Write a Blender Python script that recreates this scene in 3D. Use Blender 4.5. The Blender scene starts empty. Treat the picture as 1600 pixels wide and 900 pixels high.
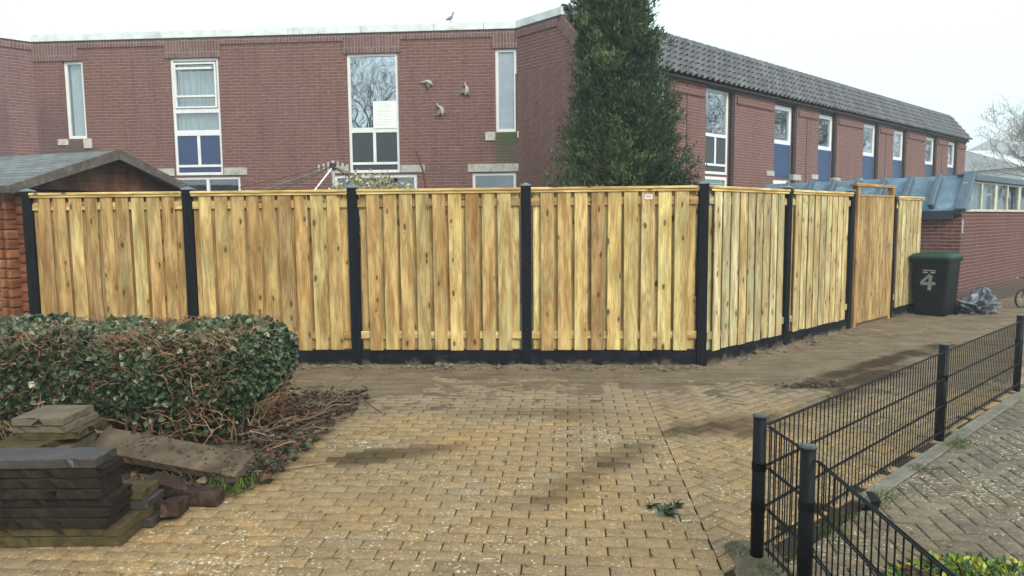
import bpy, math, random
import numpy as np
from mathutils import Vector, Matrix
random.seed(7); RG = np.random.default_rng(7)
S = bpy.context.scene
R = math.radians
# ------------------------------------------------------------------ camera
FPX, RHO, CH = 1100.0, -0.009, 1.65
th = math.atan(105/FPX)
f = Vector((0, math.cos(th), -math.sin(th))); u0 = Vector((0, math.sin(th), math.cos(th))); r0 = Vector((1, 0, 0))
rr = math.cos(RHO)*r0+math.sin(RHO)*u0; uu = -math.sin(RHO)*r0+math.cos(RHO)*u0
cd = bpy.data.cameras.new('camera'); cam = bpy.data.objects.new('camera', cd); S.collection.objects.link(cam)
m = Matrix((rr, uu, -f)).transposed().to_4x4(); m.translation = (0, 0, CH); cam.matrix_world = m
cd.sensor_width = 36; cd.lens = FPX/1600*36; cd.clip_end = 2000; cd.clip_start = .05
S.camera = cam
# ------------------------------------------------------------------ world, sun, exposure
W = bpy.data.worlds.new('World'); S.world = W; W.use_nodes = True
wn = W.node_tree; wn.nodes.clear()
sky = wn.nodes.new('ShaderNodeTexSky'); sky.sky_type = 'NISHITA'; sky.sun_disc = False
SUN_EL, SUN_AZ = 38, 150
sky.sun_elevation = R(SUN_EL); sky.sun_rotation = R(SUN_AZ); sky.dust_density = 6; sky.air_density = 1.5
mx = wn.nodes.new('ShaderNodeMixRGB'); mx.inputs[0].default_value = .92; mx.inputs[2].default_value = (5.75, 7.05, 7.45, 1)
bg = wn.nodes.new('ShaderNodeBackground'); bg.inputs[1].default_value = .095
wo = wn.nodes.new('ShaderNodeOutputWorld')
wn.links.new(sky.outputs[0], mx.inputs[1]); wn.links.new(mx.outputs[0], bg.inputs[0]); wn.links.new(bg.outputs[0], wo.inputs[0])
sl = bpy.data.lights.new('sun', 'SUN'); sl.energy = 1.5; sl.angle = R(30); sl.color = (1, .90, .77)
so = bpy.data.objects.new('sun', sl); S.collection.objects.link(so)
sd = Vector((math.sin(R(SUN_AZ))*math.cos(R(SUN_EL)), math.cos(R(SUN_AZ))*math.cos(R(SUN_EL)), math.sin(R(SUN_EL))))
so.rotation_euler = sd.to_track_quat('Z', 'Y').to_euler(); so.location = (0, 0, 30)
S.view_settings.view_transform = 'Standard'; S.view_settings.look = 'None'; S.view_settings.gamma = 1
S.view_settings.exposure = 1.04

# ------------------------------------------------------------------ helpers
def tag(o, label=None, cat=None, group=None, kind=None):
    if label: o['label'] = label
    if cat: o['category'] = cat
    if group: o['group'] = group
    if kind: o['kind'] = kind
    return o
def thing(name, label, cat, loc=(0, 0, 0), rz=0, group=None):
    o = bpy.data.objects.new(name, None); S.collection.objects.link(o); o.empty_display_size = .2
    o.location = loc; o.rotation_euler = (0, 0, R(rz)); return tag(o, label, cat, group)
class MB:
    def __init__(s): s.v = []; s.f = []; s.uv = []; s.r = []; s.n = 0; s.st = []; s.ch = []
    def raw(s, vs, fs, uvs=None, r=0., st=0.):
        s.ch.append((len(s.v), len(s.f), len(s.uv)))
        s.v += [tuple(p) for p in vs]
        for i, q in enumerate(fs):
            s.f.append(tuple(a+s.n for a in q))
            if uvs is not None: s.uv += [uvs[i][k] for k in range(len(q))]
            else: s.uv += [(vs[a][0]+vs[a][1]*.37, vs[a][2]+vs[a][1]*.61) for a in q]
            s.r.append(r); s.st.append(st)
        s.n += len(vs); return s
    def box(s, x0, x1, y0, y1, z0, z1, r=None, uvo=(0, 0), bev=0., vert=True, M=None, st=0.):
        """axis box; uv in metres; vert: u across, v along z"""
        r = random.random() if r is None else r
        b = bev
        if b <= 0:
            vs = [(x, y, z) for z in (z0, z1) for y in (y0, y1) for x in (x0, x1)]
            fs = [(0, 1, 5, 4), (1, 3, 7, 5), (3, 2, 6, 7), (2, 0, 4, 6), (4, 5, 7, 6), (1, 0, 2, 3)]
        else:
            vs = []
            for z in (z0, z1):
                for y in (y0, y1):
                    for x in (x0, x1):
                        sx = b if x == x0 else -b; sy = b if y == y0 else -b; sz = b if z == z0 else -b
                        vs += [(x, y+sy, z+sz), (x+sx, y, z+sz), (x+sx, y+sy, z)]
            I = lambda i, a: 3*i+a
            fs = [(I(0,1), I(1,1), I(5,1), I(4,1)), (I(1,0), I(3,0), I(7,0), I(5,0)), (I(3,1), I(2,1), I(6,1), I(7,1)), (I(2,0), I(0,0), I(4,0), I(6,0)), (I(4,2), I(5,2), I(7,2), I(6,2)), (I(1,2), I(0,2), I(2,2), I(3,2))]
            E = [((0,1),(1,2)), ((2,3),(1,2)), ((4,5),(1,2)), ((6,7),(1,2)), ((0,2),(0,2)), ((1,3),(0,2)), ((4,6),(0,2)), ((5,7),(0,2)), ((0,4),(0,1)), ((1,5),(0,1)), ((2,6),(0,1)), ((3,7),(0,1))]
            for (p, q), (a, c) in E: fs.append((I(p,a), I(q,a), I(q,c), I(p,c)))
            for i in range(8): fs.append((I(i,0), I(i,1), I(i,2)))
            cx, cy, cz = (x0+x1)/2, (y0+y1)/2, (z0+z1)/2; out = []
            for q in fs:
                P = [Vector(vs[k]) for k in q]; n = (P[1]-P[0]).cross(P[2]-P[0]); c = sum(P, Vector())/len(P)-Vector((cx, cy, cz))
                out.append(q if n.dot(c) > 0 else q[::-1])
            fs = out
        uvs = []
        for q in fs:
            P = [vs[k] for k in q]; n = (Vector(P[1])-Vector(P[0])).cross(Vector(P[2])-Vector(P[0])); ax = max(range(3), key=lambda k: abs(n[k]))
            if ax == 1: w = [(p[0], p[2]) for p in P]
            elif ax == 0: w = [(p[1], p[2]) for p in P]
            else: w = [(p[0], p[1]) for p in P] if vert else [(p[0], p[1]) for p in P]
            if not vert: w = [(c, a) for a, c in w]
            uvs.append([(a+uvo[0], c+uvo[1]) for a, c in w])
        if M is not None: vs = [tuple(M @ Vector(p)) for p in vs]
        return s.raw(vs, fs, uvs, r, st)
    def quad(s, P, uv=None, r=0.): return s.raw(P, [tuple(range(len(P)))], [uv] if uv else None, r)
    def tube(s, pts, rad, n=6, r=None, cap=True):
        r = random.random() if r is None else r
        pts = [Vector(p) for p in pts]; rad = [rad]*len(pts) if isinstance(rad, (int, float)) else rad
        vs = []; t0 = (pts[1]-pts[0]).normalized(); a = t0.orthogonal().normalized()
        L = 0; ls = []
        for i, p in enumerate(pts):
            t = (pts[min(i+1, len(pts)-1)]-pts[max(i-1, 0)]).normalized()
            a = (a-t*a.dot(t)); a = a.normalized() if a.length > 1e-6 else t.orthogonal().normalized(); b = t.cross(a)
            if i: L += (pts[i]-pts[i-1]).length
            ls.append(L)
            for k in range(n):
                q = 2*math.pi*k/n; vs.append(p+(a*math.cos(q)+b*math.sin(q))*rad[i])
        fs = []; uvs = []
        for i in range(len(pts)-1):
            for k in range(n):
                k2 = (k+1) % n; fs.append((i*n+k, i*n+k2, (i+1)*n+k2, (i+1)*n+k))
                uvs.append([(k*.03, ls[i]), (k*.03+.03, ls[i]), (k*.03+.03, ls[i+1]), (k*.03, ls[i+1])])
        if cap:
            fs += [tuple(range(n))[::-1], tuple((len(pts)-1)*n+k for k in range(n))]; uvs += [[(0, 0)]*n]*2
        return s.raw(vs, fs, uvs, r)
    def prism(s, poly, y0, y1, r=0.):
        """polygon in x,z extruded over y"""
        n = len(poly); vs = [(x, y0, z) for x, z in poly]+[(x, y1, z) for x, z in poly]
        fs = [tuple(range(n)), tuple(range(2*n-1, n-1, -1))]+[(i, i+n, (i+1) % n+n, (i+1) % n) for i in range(n)]
        uvs = []
        for q in fs[:2]: uvs.append([(vs[k][0], vs[k][2]) for k in q])
        for q in fs[2:]: uvs.append([(vs[k][1]+vs[k][0]*.7, vs[k][2]) for k in q])
        return s.raw(vs, fs, uvs, r)
    def each(s, name, mat, parent=None):
        """one object per piece added"""
        out = []; E = s.ch+[(len(s.v), len(s.f), len(s.uv))]
        for (a, b, c), (a2, b2, c2) in zip(E[:-1], E[1:]):
            q = MB(); q.v = s.v[a:a2]; q.f = [tuple(k-a for k in f_) for f_ in s.f[b:b2]]; q.uv = s.uv[c:c2]; q.r = s.r[b:b2]; q.st = s.st[b:b2]; out.append(q.build(name, mat, parent))
        return out
    def build(s, name, mat, parent=None, smooth=False, kind=None):
        me = bpy.data.meshes.new(name); me.from_pydata(s.v, [], s.f)
        ul = me.uv_layers.new(name='UVMap'); ul.data.foreach_set('uv', np.array(s.uv, np.float32).ravel())
        at = me.attributes.new('rnd', 'FLOAT', 'FACE'); at.data.foreach_set('value', np.array(s.r, np.float32))
        at = me.attributes.new('stain', 'FLOAT', 'FACE'); at.data.foreach_set('value', np.array(s.st, np.float32))
        return link(me, name, mat, parent, smooth, kind)
def link(me, name, mat, parent=None, smooth=False, kind=None):
    me.materials.append(mat)
    if smooth: me.polygons.foreach_set('use_smooth', [True]*len(me.polygons))
    me.update(); o = bpy.data.objects.new(name, me); S.collection.objects.link(o)
    if parent: o.parent = parent
    if kind: o['kind'] = kind
    return o
def recalc(o):
    import bmesh
    b = bmesh.new(); b.from_mesh(o.data); bmesh.ops.recalc_face_normals(b, faces=b.faces); b.to_mesh(o.data); b.free(); return o
def fastmesh(name, V, F, rnd, mat, parent=None, kind=None, attrs=None, smooth=False):
    """V (N,3), F (M,k) same-size polygons, rnd per face"""
    me = bpy.data.meshes.new(name); k = F.shape[1]
    me.vertices.add(len(V)); me.vertices.foreach_set('co', V.astype(np.float32).ravel())
    me.loops.add(F.size); me.loops.foreach_set('vertex_index', F.astype(np.int32).ravel())
    me.polygons.add(len(F)); me.polygons.foreach_set('loop_start', np.arange(0, F.size, k, dtype=np.int32)); me.polygons.foreach_set('loop_total', np.full(len(F), k, np.int32))
    me.update(calc_edges=True)
    at = me.attributes.new('rnd', 'FLOAT', 'FACE'); at.data.foreach_set('value', rnd.astype(np.float32))
    for kk, vv in (attrs or {}).items():
        at = me.attributes.new(kk, 'FLOAT', 'POINT'); at.data.foreach_set('value', vv.astype(np.float32))
    me.validate(); return link(me, name, mat, parent, smooth, kind)
def unit(a): return a/np.maximum(np.linalg.norm(a, axis=-1, keepdims=True), 1e-9)
def leaves(P, Dn, size, width, fold=.25, droop=.15, rg=RG):
    """leaf polygons (2 quads each) at P pointing along Dn; returns V,F"""
    N = len(P); D = unit(Dn); size = np.broadcast_to(size, (N,))[:, None]
    Up = unit(rg.normal(size=(N, 3))+np.array([0, 0, 1.2])); Sd = unit(np.cross(D, Up)); Nn = np.cross(Sd, D)
    w = width*size
    T = [P, P+D*size*.3+Sd*w*.5+Nn*fold*w*.5, P+D*size*.7+Sd*w*.33+Nn*(fold*w*.3-droop*size*.5), P+D*size-Nn*droop*size, P+D*size*.7-Sd*w*.33+Nn*(fold*w*.3-droop*size*.5), P+D*size*.3-Sd*w*.5+Nn*fold*w*.5]
    V = np.stack(T, 1).reshape(-1, 3); b = (np.arange(N)*6)[:, None]
    F = np.concatenate([b+np.array([[0, 1, 2, 3]]), b+np.array([[0, 3, 4, 5]])], 1).reshape(-1, 4)
    return V, F
def vnoise(x, y, s=0):
    xi = np.floor(x); yi = np.floor(y); fx = x-xi; fy = y-yi; fx = fx*fx*(3-2*fx); fy = fy*fy*(3-2*fy)
    h = lambda a, b: np.modf(np.abs(np.sin(a*127.1+b*311.7+s*74.7)*43758.5453))[0]
    return (h(xi, yi)*(1-fx)+h(xi+1, yi)*fx)*(1-fy)+(h(xi, yi+1)*(1-fx)+h(xi+1, yi+1)*fx)*fy
def fbm(x, y, s=0, o=4):
    t = 0; a = .5
    for i in range(o): t = t+a*vnoise(x*2**i, y*2**i, s+i*13); a *= .5
    return t/(1-.5**o)
def sstep(a, b, x): t = np.clip((x-a)/(b-a), 0, 1); return t*t*(3-2*t)

# ------------------------------------------------------------------ materials
class G:
    def __init__(s, name, rough=.8, spec=.3):
        s.m = bpy.data.materials.new(name); s.m.use_nodes = True; s.t = s.m.node_tree; s.t.nodes.clear()
        s.out = s.t.nodes.new('ShaderNodeOutputMaterial'); s.b = s.t.nodes.new('ShaderNodeBsdfPrincipled')
        s.t.links.new(s.b.outputs[0], s.out.inputs[0]); s.b.inputs['Roughness'].default_value = rough; s.b.inputs['Specular IOR Level'].default_value = spec
    def n(s, ty, ins=None, out=0, **kw):
        nd = s.t.nodes.new('ShaderNode'+ty)
        for k, v in kw.items(): setattr(nd, k, v)
        for k, v in (ins or {}).items(): s.put(nd.inputs[k], v)
        return nd.outputs[out]
    def put(s, sock, v):
        if isinstance(v, bpy.types.NodeSocket): s.t.links.new(v, sock)
        elif isinstance(v, tuple) and len(v) == 3 and sock.type == 'RGBA': sock.default_value = (*v, 1)
        else: sock.default_value = v
    def math(s, op, a, b=0., c=None, clamp=False):
        d = {0: a, 1: b}
        if c is not None: d[2] = c
        return s.n('Math', d, operation=op, use_clamp=clamp)
    def mix(s, fac, a, b, bt='MIX'): return s.n('MixRGB', {0: fac, 1: a, 2: b}, blend_type=bt)
    def noise(s, vec, sc, det=3, rough=.55, out=0, dist=0.): return s.n('TexNoise', {'Vector': vec, 'Scale': sc, 'Detail': det, 'Roughness': rough, 'Distortion': dist}, out=out)
    def ramp(s, fac, stops):
        nd = s.t.nodes.new('ShaderNodeValToRGB'); s.put(nd.inputs[0], fac); e = nd.color_ramp.elements
        while len(e) < len(stops): e.new(.5)
        for k, (p, c) in enumerate(stops): e[k].position = p; e[k].color = (*c, 1) if isinstance(c, tuple) else (c, c, c, 1)
        return nd.outputs[0]
    def mr(s, v, a, b, c=0., d=1.): return s.n('MapRange', {0: v, 1: a, 2: b, 3: c, 4: d}, clamp=True)
    def uv(s): return s.n('UVMap', uv_map='UVMap')
    def obj(s): return s.n('TexCoord', out=3)
    def att(s, name='rnd'): return s.n('Attribute', attribute_name=name, out=2)
    def scale(s, vec, v): return s.n('VectorMath', {0: vec, 1: v}, operation='MULTIPLY')
    def add(s, vec, v): return s.n('VectorMath', {0: vec, 1: v}, operation='ADD')
    def xyz(s, v): nd = s.t.nodes.new('ShaderNodeSeparateXYZ'); s.put(nd.inputs[0], v); return nd.outputs
    def comb(s, x, y, z=0.): return s.n('CombineXYZ', {0: x, 1: y, 2: z})
    def bump(s, h, dist=.01, strength=1.): s.put(s.b.inputs['Normal'], s.n('Bump', {'Height': h, 'Distance': dist, 'Strength': strength}))
    def col(s, c): s.put(s.b.inputs['Base Color'], c); return s
    def done(s): return s.m
def plain(name, col, rough=.7, spec=.3, var=.12, sc=8., bump=.0, metal=0., dirt=None):
    g = G(name, rough, spec); o = g.obj(); n = g.noise(o, sc, 5, .6); n2 = g.noise(o, sc*.22, 3)
    k = g.math('ADD', g.mr(n, .3, .7, 1-var, 1+var), g.mr(n2, .3, .7, -var*.6, var*.6))
    c = g.mix(1., col, k, 'MULTIPLY')
    if dirt: c = g.mix(g.mr(g.noise(o, sc*.6, 6, .65), .52, .68, 0, .75), c, dirt)
    g.col(c); g.b.inputs['Metallic'].default_value = metal
    g.put(g.b.inputs['Roughness'], g.mr(n, .3, .7, max(.05, rough-.08), min(1, rough+.08)))
    if bump: g.bump(n, bump)
    return g.done()
def brickmat(name, c1, c2, mort, stains=(), soldier=False, bw=.22, rh=.0625, ms=.011, bumpd=.012):
    g = G(name, .85, .25); uv = g.uv()
    wob = g.noise(uv, 2.2, 3); uvw = g.add(uv, g.comb(0., g.mr(wob, .3, .7, -.006, .006)))
    if soldier:
        x = g.xyz(uvw); uvw = g.comb(x[1], x[0])
    xv = g.xyz(uvw)
    bt = g.t.nodes.new('ShaderNodeTexBrick'); g.put(bt.inputs['Vector'], uvw)
    bt.offset = .5 if not soldier else 0.;  bt.inputs['Scale'].default_value = 1; bt.inputs['Mortar Size'].default_value = ms; bt.inputs['Mortar Smooth'].default_value = .35
    bt.inputs['Brick Width'].default_value = bw; bt.inputs['Row Height'].default_value = rh; bt.inputs['Bias'].default_value = 0
    g.put(bt.inputs['Color1'], c1); g.put(bt.inputs['Color2'], c2); g.put(bt.inputs['Mortar'], mort)
    big = g.noise(uv, .9, 5, .6); mid = g.noise(g.scale(uv, (6, 20, 1)), 1.5, 4, .6); fine = g.noise(uv, 90, 3)
    fl = g.math('PINGPONG', xv[1], rh/2) if not soldier else None
    if not soldier: bcol = g.mix(g.math('MULTIPLY', g.mr(fl, .0035, .008, 1, 0), .85), g.mix(.55, bt.outputs[0], g.mix(.5, c1, c2)), mort)
    else: bcol = bt.outputs[0]
    c = g.mix(g.mr(big, .35, .7, 0, .45), bcol, g.mix(.5, bcol, (.17, .13, .13)))
    c = g.mix(1., c, g.mr(mid, .3, .7, .78, 1.22), 'MULTIPLY')
    c = g.mix(1., c, g.mr(fine, .3, .7, .88, 1.12), 'MULTIPLY')
    eff = g.noise(g.scale(uv, (1.2, 5, 1)), 1.6, 6, .7); c = g.mix(g.mr(eff, .6, .78, 0, .35), c, (.42, .38, .36))
    stk = g.noise(g.scale(uv, (3.2, .35, 1)), 1.3, 5, .65); c = g.mix(g.mr(stk, .5, .72, 0, .5), c, g.mix(1., c, (.62, .60, .62), 'MULTIPLY'))
    x = g.xyz(uv)
    for (u, v, ru, rv, colr, amt) in stains:
        du = g.math('DIVIDE', g.math('SUBTRACT', x[0], u), ru); dv = g.math('DIVIDE', g.math('SUBTRACT', x[1], v), rv)
        d = g.math('ADD', g.math('POWER', g.math('ABSOLUTE', du), 3.), g.math('POWER', g.math('ABSOLUTE', dv), 3.))
        d = g.math('ADD', d, g.mr(g.noise(uv, 7, 5), .3, .7, -.5, .5)); c = g.mix(g.mr(d, .2, 1.3, amt, 0), c, colr)
    g.col(c)
    h = g.math('SUBTRACT', g.math('MULTIPLY', fine, .12), bt.outputs[1]); h = g.math('ADD', h, g.math('MULTIPLY', mid, .25)); g.bump(h, bumpd)
    return g.done()
STN = [(-.2, 3.0, .28, .5, (.075, .085, .06), .75), (-.2, 3.25, .24, .16, (.07, .10, .04), .8), (-8.9, 3.1, .35, .22, (.09, .09, .075), .7), (-9.9, 2.9, 1.2, 1.2, (.10, .075, .085), .5)]
M_brick = brickmat('brick_wall', (.160, .068, .056), (.215, .096, .080), (.27, .21, .195), STN)
M_soldier = brickmat('brick_soldier', (.145, .072, .068), (.21, .11, .10), (.28, .225, .21), (), True)
M_gbrick = brickmat('brick_garage', (.10, .034, .030), (.155, .05, .042), (.24, .175, .165), [(2.0, .1, 3.2, .28, (.06, .065, .05), .75)])
M_gbrick_end = brickmat('brick_garage_end', (.13, .035, .03), (.20, .06, .05), (.34, .28, .26), [(.1, .95, .35, .06, (.08, .09, .06), .7)])

def woodmat(name, stops, green=.5, kn=.5, sat=1.):
    g = G(name, .62, .3); uv = g.uv(); rnd = g.att()
    x = g.xyz(uv); off = g.math('MULTIPLY', rnd, 137.)
    uvo = g.comb(g.math('ADD', x[0], off), g.math('ADD', x[1], g.math('MULTIPLY', rnd, 311.)))
    vs = g.add(g.scale(uvo, (7.0, 3.0, 1)), g.scale(g.noise(g.scale(uvo, (8, 3, 1)), 1., 2, out=1), (.35, .35, 0))); vo = g.t.nodes.new('ShaderNodeTexVoronoi'); vo.voronoi_dimensions = '2D'; g.put(vo.inputs['Vector'], vs); vo.inputs['Scale'].default_value = 1.; vo.inputs['Randomness'].default_value = .9
    d = vo.outputs['Distance']; cc = g.xyz(vo.outputs['Color'])
    act = g.math('GREATER_THAN', cc[0], kn)
    infl = g.math('MULTIPLY', act, g.mr(d, 0., .42, 1., 0.))
    core = g.math('MULTIPLY', act, g.mr(g.math('SUBTRACT', d, g.math('MULTIPLY', cc[2], .05)), .04, .10, 1., 0.))
    lf = g.noise(g.scale(uvo, (5, .7, 1)), 1., 3)
    lf2 = g.noise(g.scale(uvo, (9, .55, 1)), 1., 2)
    ph = g.math('ADD', g.math('MULTIPLY', x[0], 120.), g.math('ADD', g.math('MULTIPLY', lf, 60.), g.math('MULTIPLY', g.math('POWER', infl, 2.), 14.)))
    ph = g.math('ADD', ph, g.math('MULTIPLY', lf2, 26.))
    sn = g.math('SINE', ph); gr = g.math('POWER', g.mr(sn, -1., 1., 0., 1.), 1.6)
    fine = g.noise(g.scale(uvo, (170, 4, 1)), 1., 3, .6); blot = g.noise(g.scale(uvo, (11, 1.6, 1)), 1., 4, .6)
    base = g.ramp(rnd, stops)
    c = g.mix(g.math('MULTIPLY', gr, .55), base, g.mix(1., base, (.54, .40, .25), 'MULTIPLY'))
    c = g.mix(1., c, g.mr(fine, .3, .7, .86, 1.12), 'MULTIPLY')
    c = g.mix(g.mr(blot, .46, .66, 0., .9), c, g.mix(1., base, (.50, .38, .25), 'MULTIPLY'))
    c = g.mix(g.mr(blot, .47, .30, 0., .85), c, g.mix(1., base, (1.36, 1.42, 1.36), 'MULTIPLY'))
    gm = g.noise(g.add(g.scale(uvo, (4, 1.0, 1)), (31, 7, 0)), 1., 4, .65)
    c = g.mix(g.mr(gm, .54, .72, 0., green), c, (.30, .38, .24))
    c = g.mix(g.math('MULTIPLY', infl, .4), c, g.mix(1., base, (.62, .46, .3), 'MULTIPLY'))
    kc = g.mix(g.math('GREATER_THAN', cc[1], .62), (.07, .035, .015), (.045, .075, .05)); c = g.mix(g.math('MULTIPLY', core, .92), c, kc)
    c = g.mix(1., c, (1.08, 1.08, .93), 'MULTIPLY')
    g.col(c); g.bump(g.math('ADD', g.math('MULTIPLY', gr, .3), fine), .0016)
    return g.done()
ST_A = [(0., (.50, .35, .165)), (.14, (.36, .22, .10)), (.26, (.62, .47, .235)), (.38, (.43, .275, .125)), (.5, (.56, .41, .20)), (.6, (.30, .185, .09)), (.7, (.66, .54, .30)), (.8, (.42, .32, .165)), (.9, (.68, .56, .28)), (1., (.48, .29, .13))]
ST_B = [(0., (.50, .42, .25)), (.2, (.36, .31, .20)), (.35, (.60, .53, .35)), (.5, (.40, .37, .25)), (.65, (.52, .39, .21)), (.8, (.60, .53, .34)), (1., (.38, .31, .18))]
M_wood = woodmat('pine_plank', ST_A, .5, .66); M_wood2 = woodmat('pine_plank_pale', ST_B, .6)
M_gate = woodmat('gate_wood', [(0., (.42, .30, .15)), (.4, (.32, .21, .10)), (.7, (.46, .35, .19)), (1., (.37, .24, .12))], .2)
M_frame = woodmat('gate_frame_wood', [(0., (.42, .26, .11)), (1., (.50, .32, .14))], .0, .9)
M_cap = woodmat('cap_wood', [(0., (.62, .45, .2)), (1., (.68, .52, .26))], .15, .75)
M_log = woodmat('log_wood', [(0., (.22, .085, .045)), (.5, (.29, .12, .06)), (1., (.18, .07, .038))], .0, .8)
M_shedwood = woodmat('shed_board', [(0., (.14, .065, .045)), (1., (.17, .08, .05))], .0, .9)
M_fascia = plain('fascia_board', (.10, .085, .075), .8, .2, .25, 14, .003, dirt=(.2, .2, .18))
M_post = plain('black_concrete_post', (.006, .008, .011), .65, .12, .2, 30, .001)
M_kick = plain('black_concrete_board', (.006, .008, .011), .7, .2, .3, 9, .002)
def kickmat():
    g = G('black_concrete_board', .8, .08); o = g.obj(); x = g.xyz(o); n = g.noise(o, 7, 5, .7); n2 = g.noise(g.scale(o, (2, 1, 9)), 3., 4)
    c = g.mix(g.mr(n, .35, .7), (.005, .006, .009), (.016, .019, .023)); lim = g.math('SUBTRACT', g.mr(n, .3, .7, .0, .13), x[2])
    c = g.mix(g.mr(lim, -.01, .05, 0, .75), c, (.13, .10, .065)); c = g.mix(g.mr(n2, .6, .7, 0, .35), c, (.07, .06, .05)); g.col(c); g.bump(n, .003); return g.m
M_kick = kickmat()
M_postcap = plain('post_cap', (.12, .15, .17), .45, .4, .2, 20)
M_metal = plain('coated_metal', (.004, .005, .006), .5, .16, .2, 30)
M_metalcap = plain('cap_metal', (.03, .035, .04), .3, .6, .2, 20)
M_white = plain('white_paint', (.74, .76, .76), .45, .4, .06, 5, dirt=None)
M_cream = plain('cream_paint', (.58, .56, .47), .6, .3, .15, 12, dirt=(.35, .33, .26))
M_coping = plain('concrete_coping', (.68, .74, .74), .8, .2, .12, 5, .003, dirt=(.42, .46, .44))
M_stone = plain('lintel_concrete', (.42, .42, .38), .9, .2, .2, 14, .004, dirt=(.22, .22, .18))
M_sill = plain('sill_concrete', (.52, .50, .43), .9, .2, .2, 14, .004, dirt=(.25, .26, .19))
M_dpanel = plain('dark_panel', (.045, .055, .062), .35, .4, .06, 4)
M_bpanel = plain('navy_panel', (.045, .07, .15), .35, .4, .08, 4)
M_blue = plain('blue_panel', (.03, .065, .15), .4, .4, .1, 4)
M_dark = plain('dark_joint', (.05, .045, .045), .7, .2, .2, 10)
M_flat = plain('roof_felt', (.12, .12, .12), .9, .2, .2, 4)
M_concrete = plain('dark_slab', (.020, .015, .012), .9, .08, .35, 16, .004, dirt=(.042, .033, .025))
M_slabtop = plain('sheen_slab', (.040, .036, .032), .5, .35, .25, 10, .004, dirt=(.06, .055, .05))  # lighter base colour helps stand in for the top slab's sheen
M_mossy = plain('mossy_slab', (.075, .058, .026), .9, .08, .35, 12, .004, dirt=(.035, .03, .02))
M_tile30 = plain('sandy_tile', (.13, .105, .075), .9, .1, .2, 12, .004, dirt=(.15, .13, .09))
M_edging = plain('dirty_edging', (.11, .082, .058), .95, .05, .35, 6, .012, dirt=(.05, .036, .024))
M_oldbrick = plain('old_paver', (.045, .028, .022), .9, .08, .3, 18, .005, dirt=(.10, .078, .06))
M_glass = None
def glassmat(name, fac, tint=(.9, .95, 1.)):
    g = G(name); g.t.nodes.remove(g.b); o = g.obj()
    gl = g.t.nodes.new('ShaderNodeBsdfGlossy'); gl.inputs['Roughness'].default_value = .015; gl.inputs['Color'].default_value = (*tint, 1)
    n = g.noise(o, 1.1, 2); g.put(gl.inputs['Normal'], g.n('Bump', {'Height': n, 'Distance': .02, 'Strength': .25}))
    tr = g.t.nodes.new('ShaderNodeBsdfTransparent'); tr.inputs[0].default_value = (.8, .84, .84, 1)
    mxs = g.t.nodes.new('ShaderNodeMixShader'); mxs.inputs[0].default_value = fac
    g.t.links.new(tr.outputs[0], mxs.inputs[1]); g.t.links.new(gl.outputs[0], mxs.inputs[2]); g.t.links.new(mxs.outputs[0], g.out.inputs[0]); return g.m
M_glass = glassmat('window_glass', .5); M_glass_lo = glassmat('window_glass_clear', .14)
def curtainmat():
    g = G('curtain', .9, .1); uv = g.uv(); x = g.xyz(uv); n = g.noise(uv, 2., 3)
    s = g.math('SINE', g.math('ADD', g.math('MULTIPLY', x[0], 75.), g.math('MULTIPLY', n, 14.)))
    g.col((.72, .72, .72)); g.bump(s, .012); return g.m
M_curtain = curtainmat()
M_blind = plain('white_blind', (.78, .80, .82), .8, .1, .05, 3)
M_frost = plain('frosted_glass', (.32, .37, .44), .25, .5, .08, 3)
M_paper = plain('paper', (.80, .82, .82), .8, .1, .03, 10)
def tilemat():
    g = G('roof_tile', .75, .3); o = g.obj(); n = g.noise(o, 14, 5, .6); n2 = g.noise(o, 1.5, 4)
    c = g.mix(g.mr(n, .35, .7), (.075, .078, .086), (.145, .15, .16)); c = g.mix(g.mr(n2, .5, .7, 0, .6), c, (.15, .155, .155))
    c = g.mix(1., c, g.mr(g.att(), 0, 1, .75, 1.25), 'MULTIPLY'); g.col(c); g.bump(n, .006); return g.m
M_tile = tilemat()
def shinglemat():
    g = G('shingle', .9, .2); uv = g.uv(); bt = g.t.nodes.new('ShaderNodeTexBrick'); g.put(bt.inputs['Vector'], uv); bt.inputs['Scale'].default_value = 1; bt.inputs['Brick Width'].default_value = .3; bt.inputs['Row Height'].default_value = .14; bt.inputs['Mortar Size'].default_value = .008
    g.put(bt.inputs['Color1'], (.14, .155, .16)); g.put(bt.inputs['Color2'], (.21, .225, .23)); g.put(bt.inputs['Mortar'], (.04, .042, .045))
    n = g.noise(uv, 160, 3); n2 = g.noise(uv, 2.5, 5, .65); c = g.mix(1., bt.outputs[0], g.mr(n, .3, .7, .6, 1.4), 'MULTIPLY'); c = g.mix(g.mr(n2, .5, .66, 0, .5), c, (.08, .10, .05)); g.col(c)
    g.bump(g.math('SUBTRACT', n, bt.outputs[1]), .008); return g.m
M_shingle = shinglemat()
def bluemat():
    g = G('weathered_blue_roof', .55, .35); o = g.obj(); n = g.noise(o, 1.7, 5, .6); n2 = g.noise(o, 26, 4)
    c = g.mix(g.mr(n, .42, .60), (.11, .175, .21), (.15, .245, .35)); c = g.mix(g.mr(g.noise(o, 3.1, 6, .7), .55, .62, 0, .7), c, (.26, .37, .45)); c = g.mix(g.mr(g.noise(o, 5.3, 6, .7), .62, .7, 0, .8), c, (.12, .13, .13))
    c = g.mix(1., c, g.mr(n2, .3, .7, .85, 1.15), 'MULTIPLY'); g.col(c); g.bump(n2, .003); return g.m
M_bluer = bluemat()
M_bluetrim = plain('blue_trim', (.075, .12, .16), .5, .4, .15, 7, .002, dirt=(.12, .16, .19))
M_navytrim = plain('dark_blue_trim', (.025, .04, .065), .5, .4, .2, 7)
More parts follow.
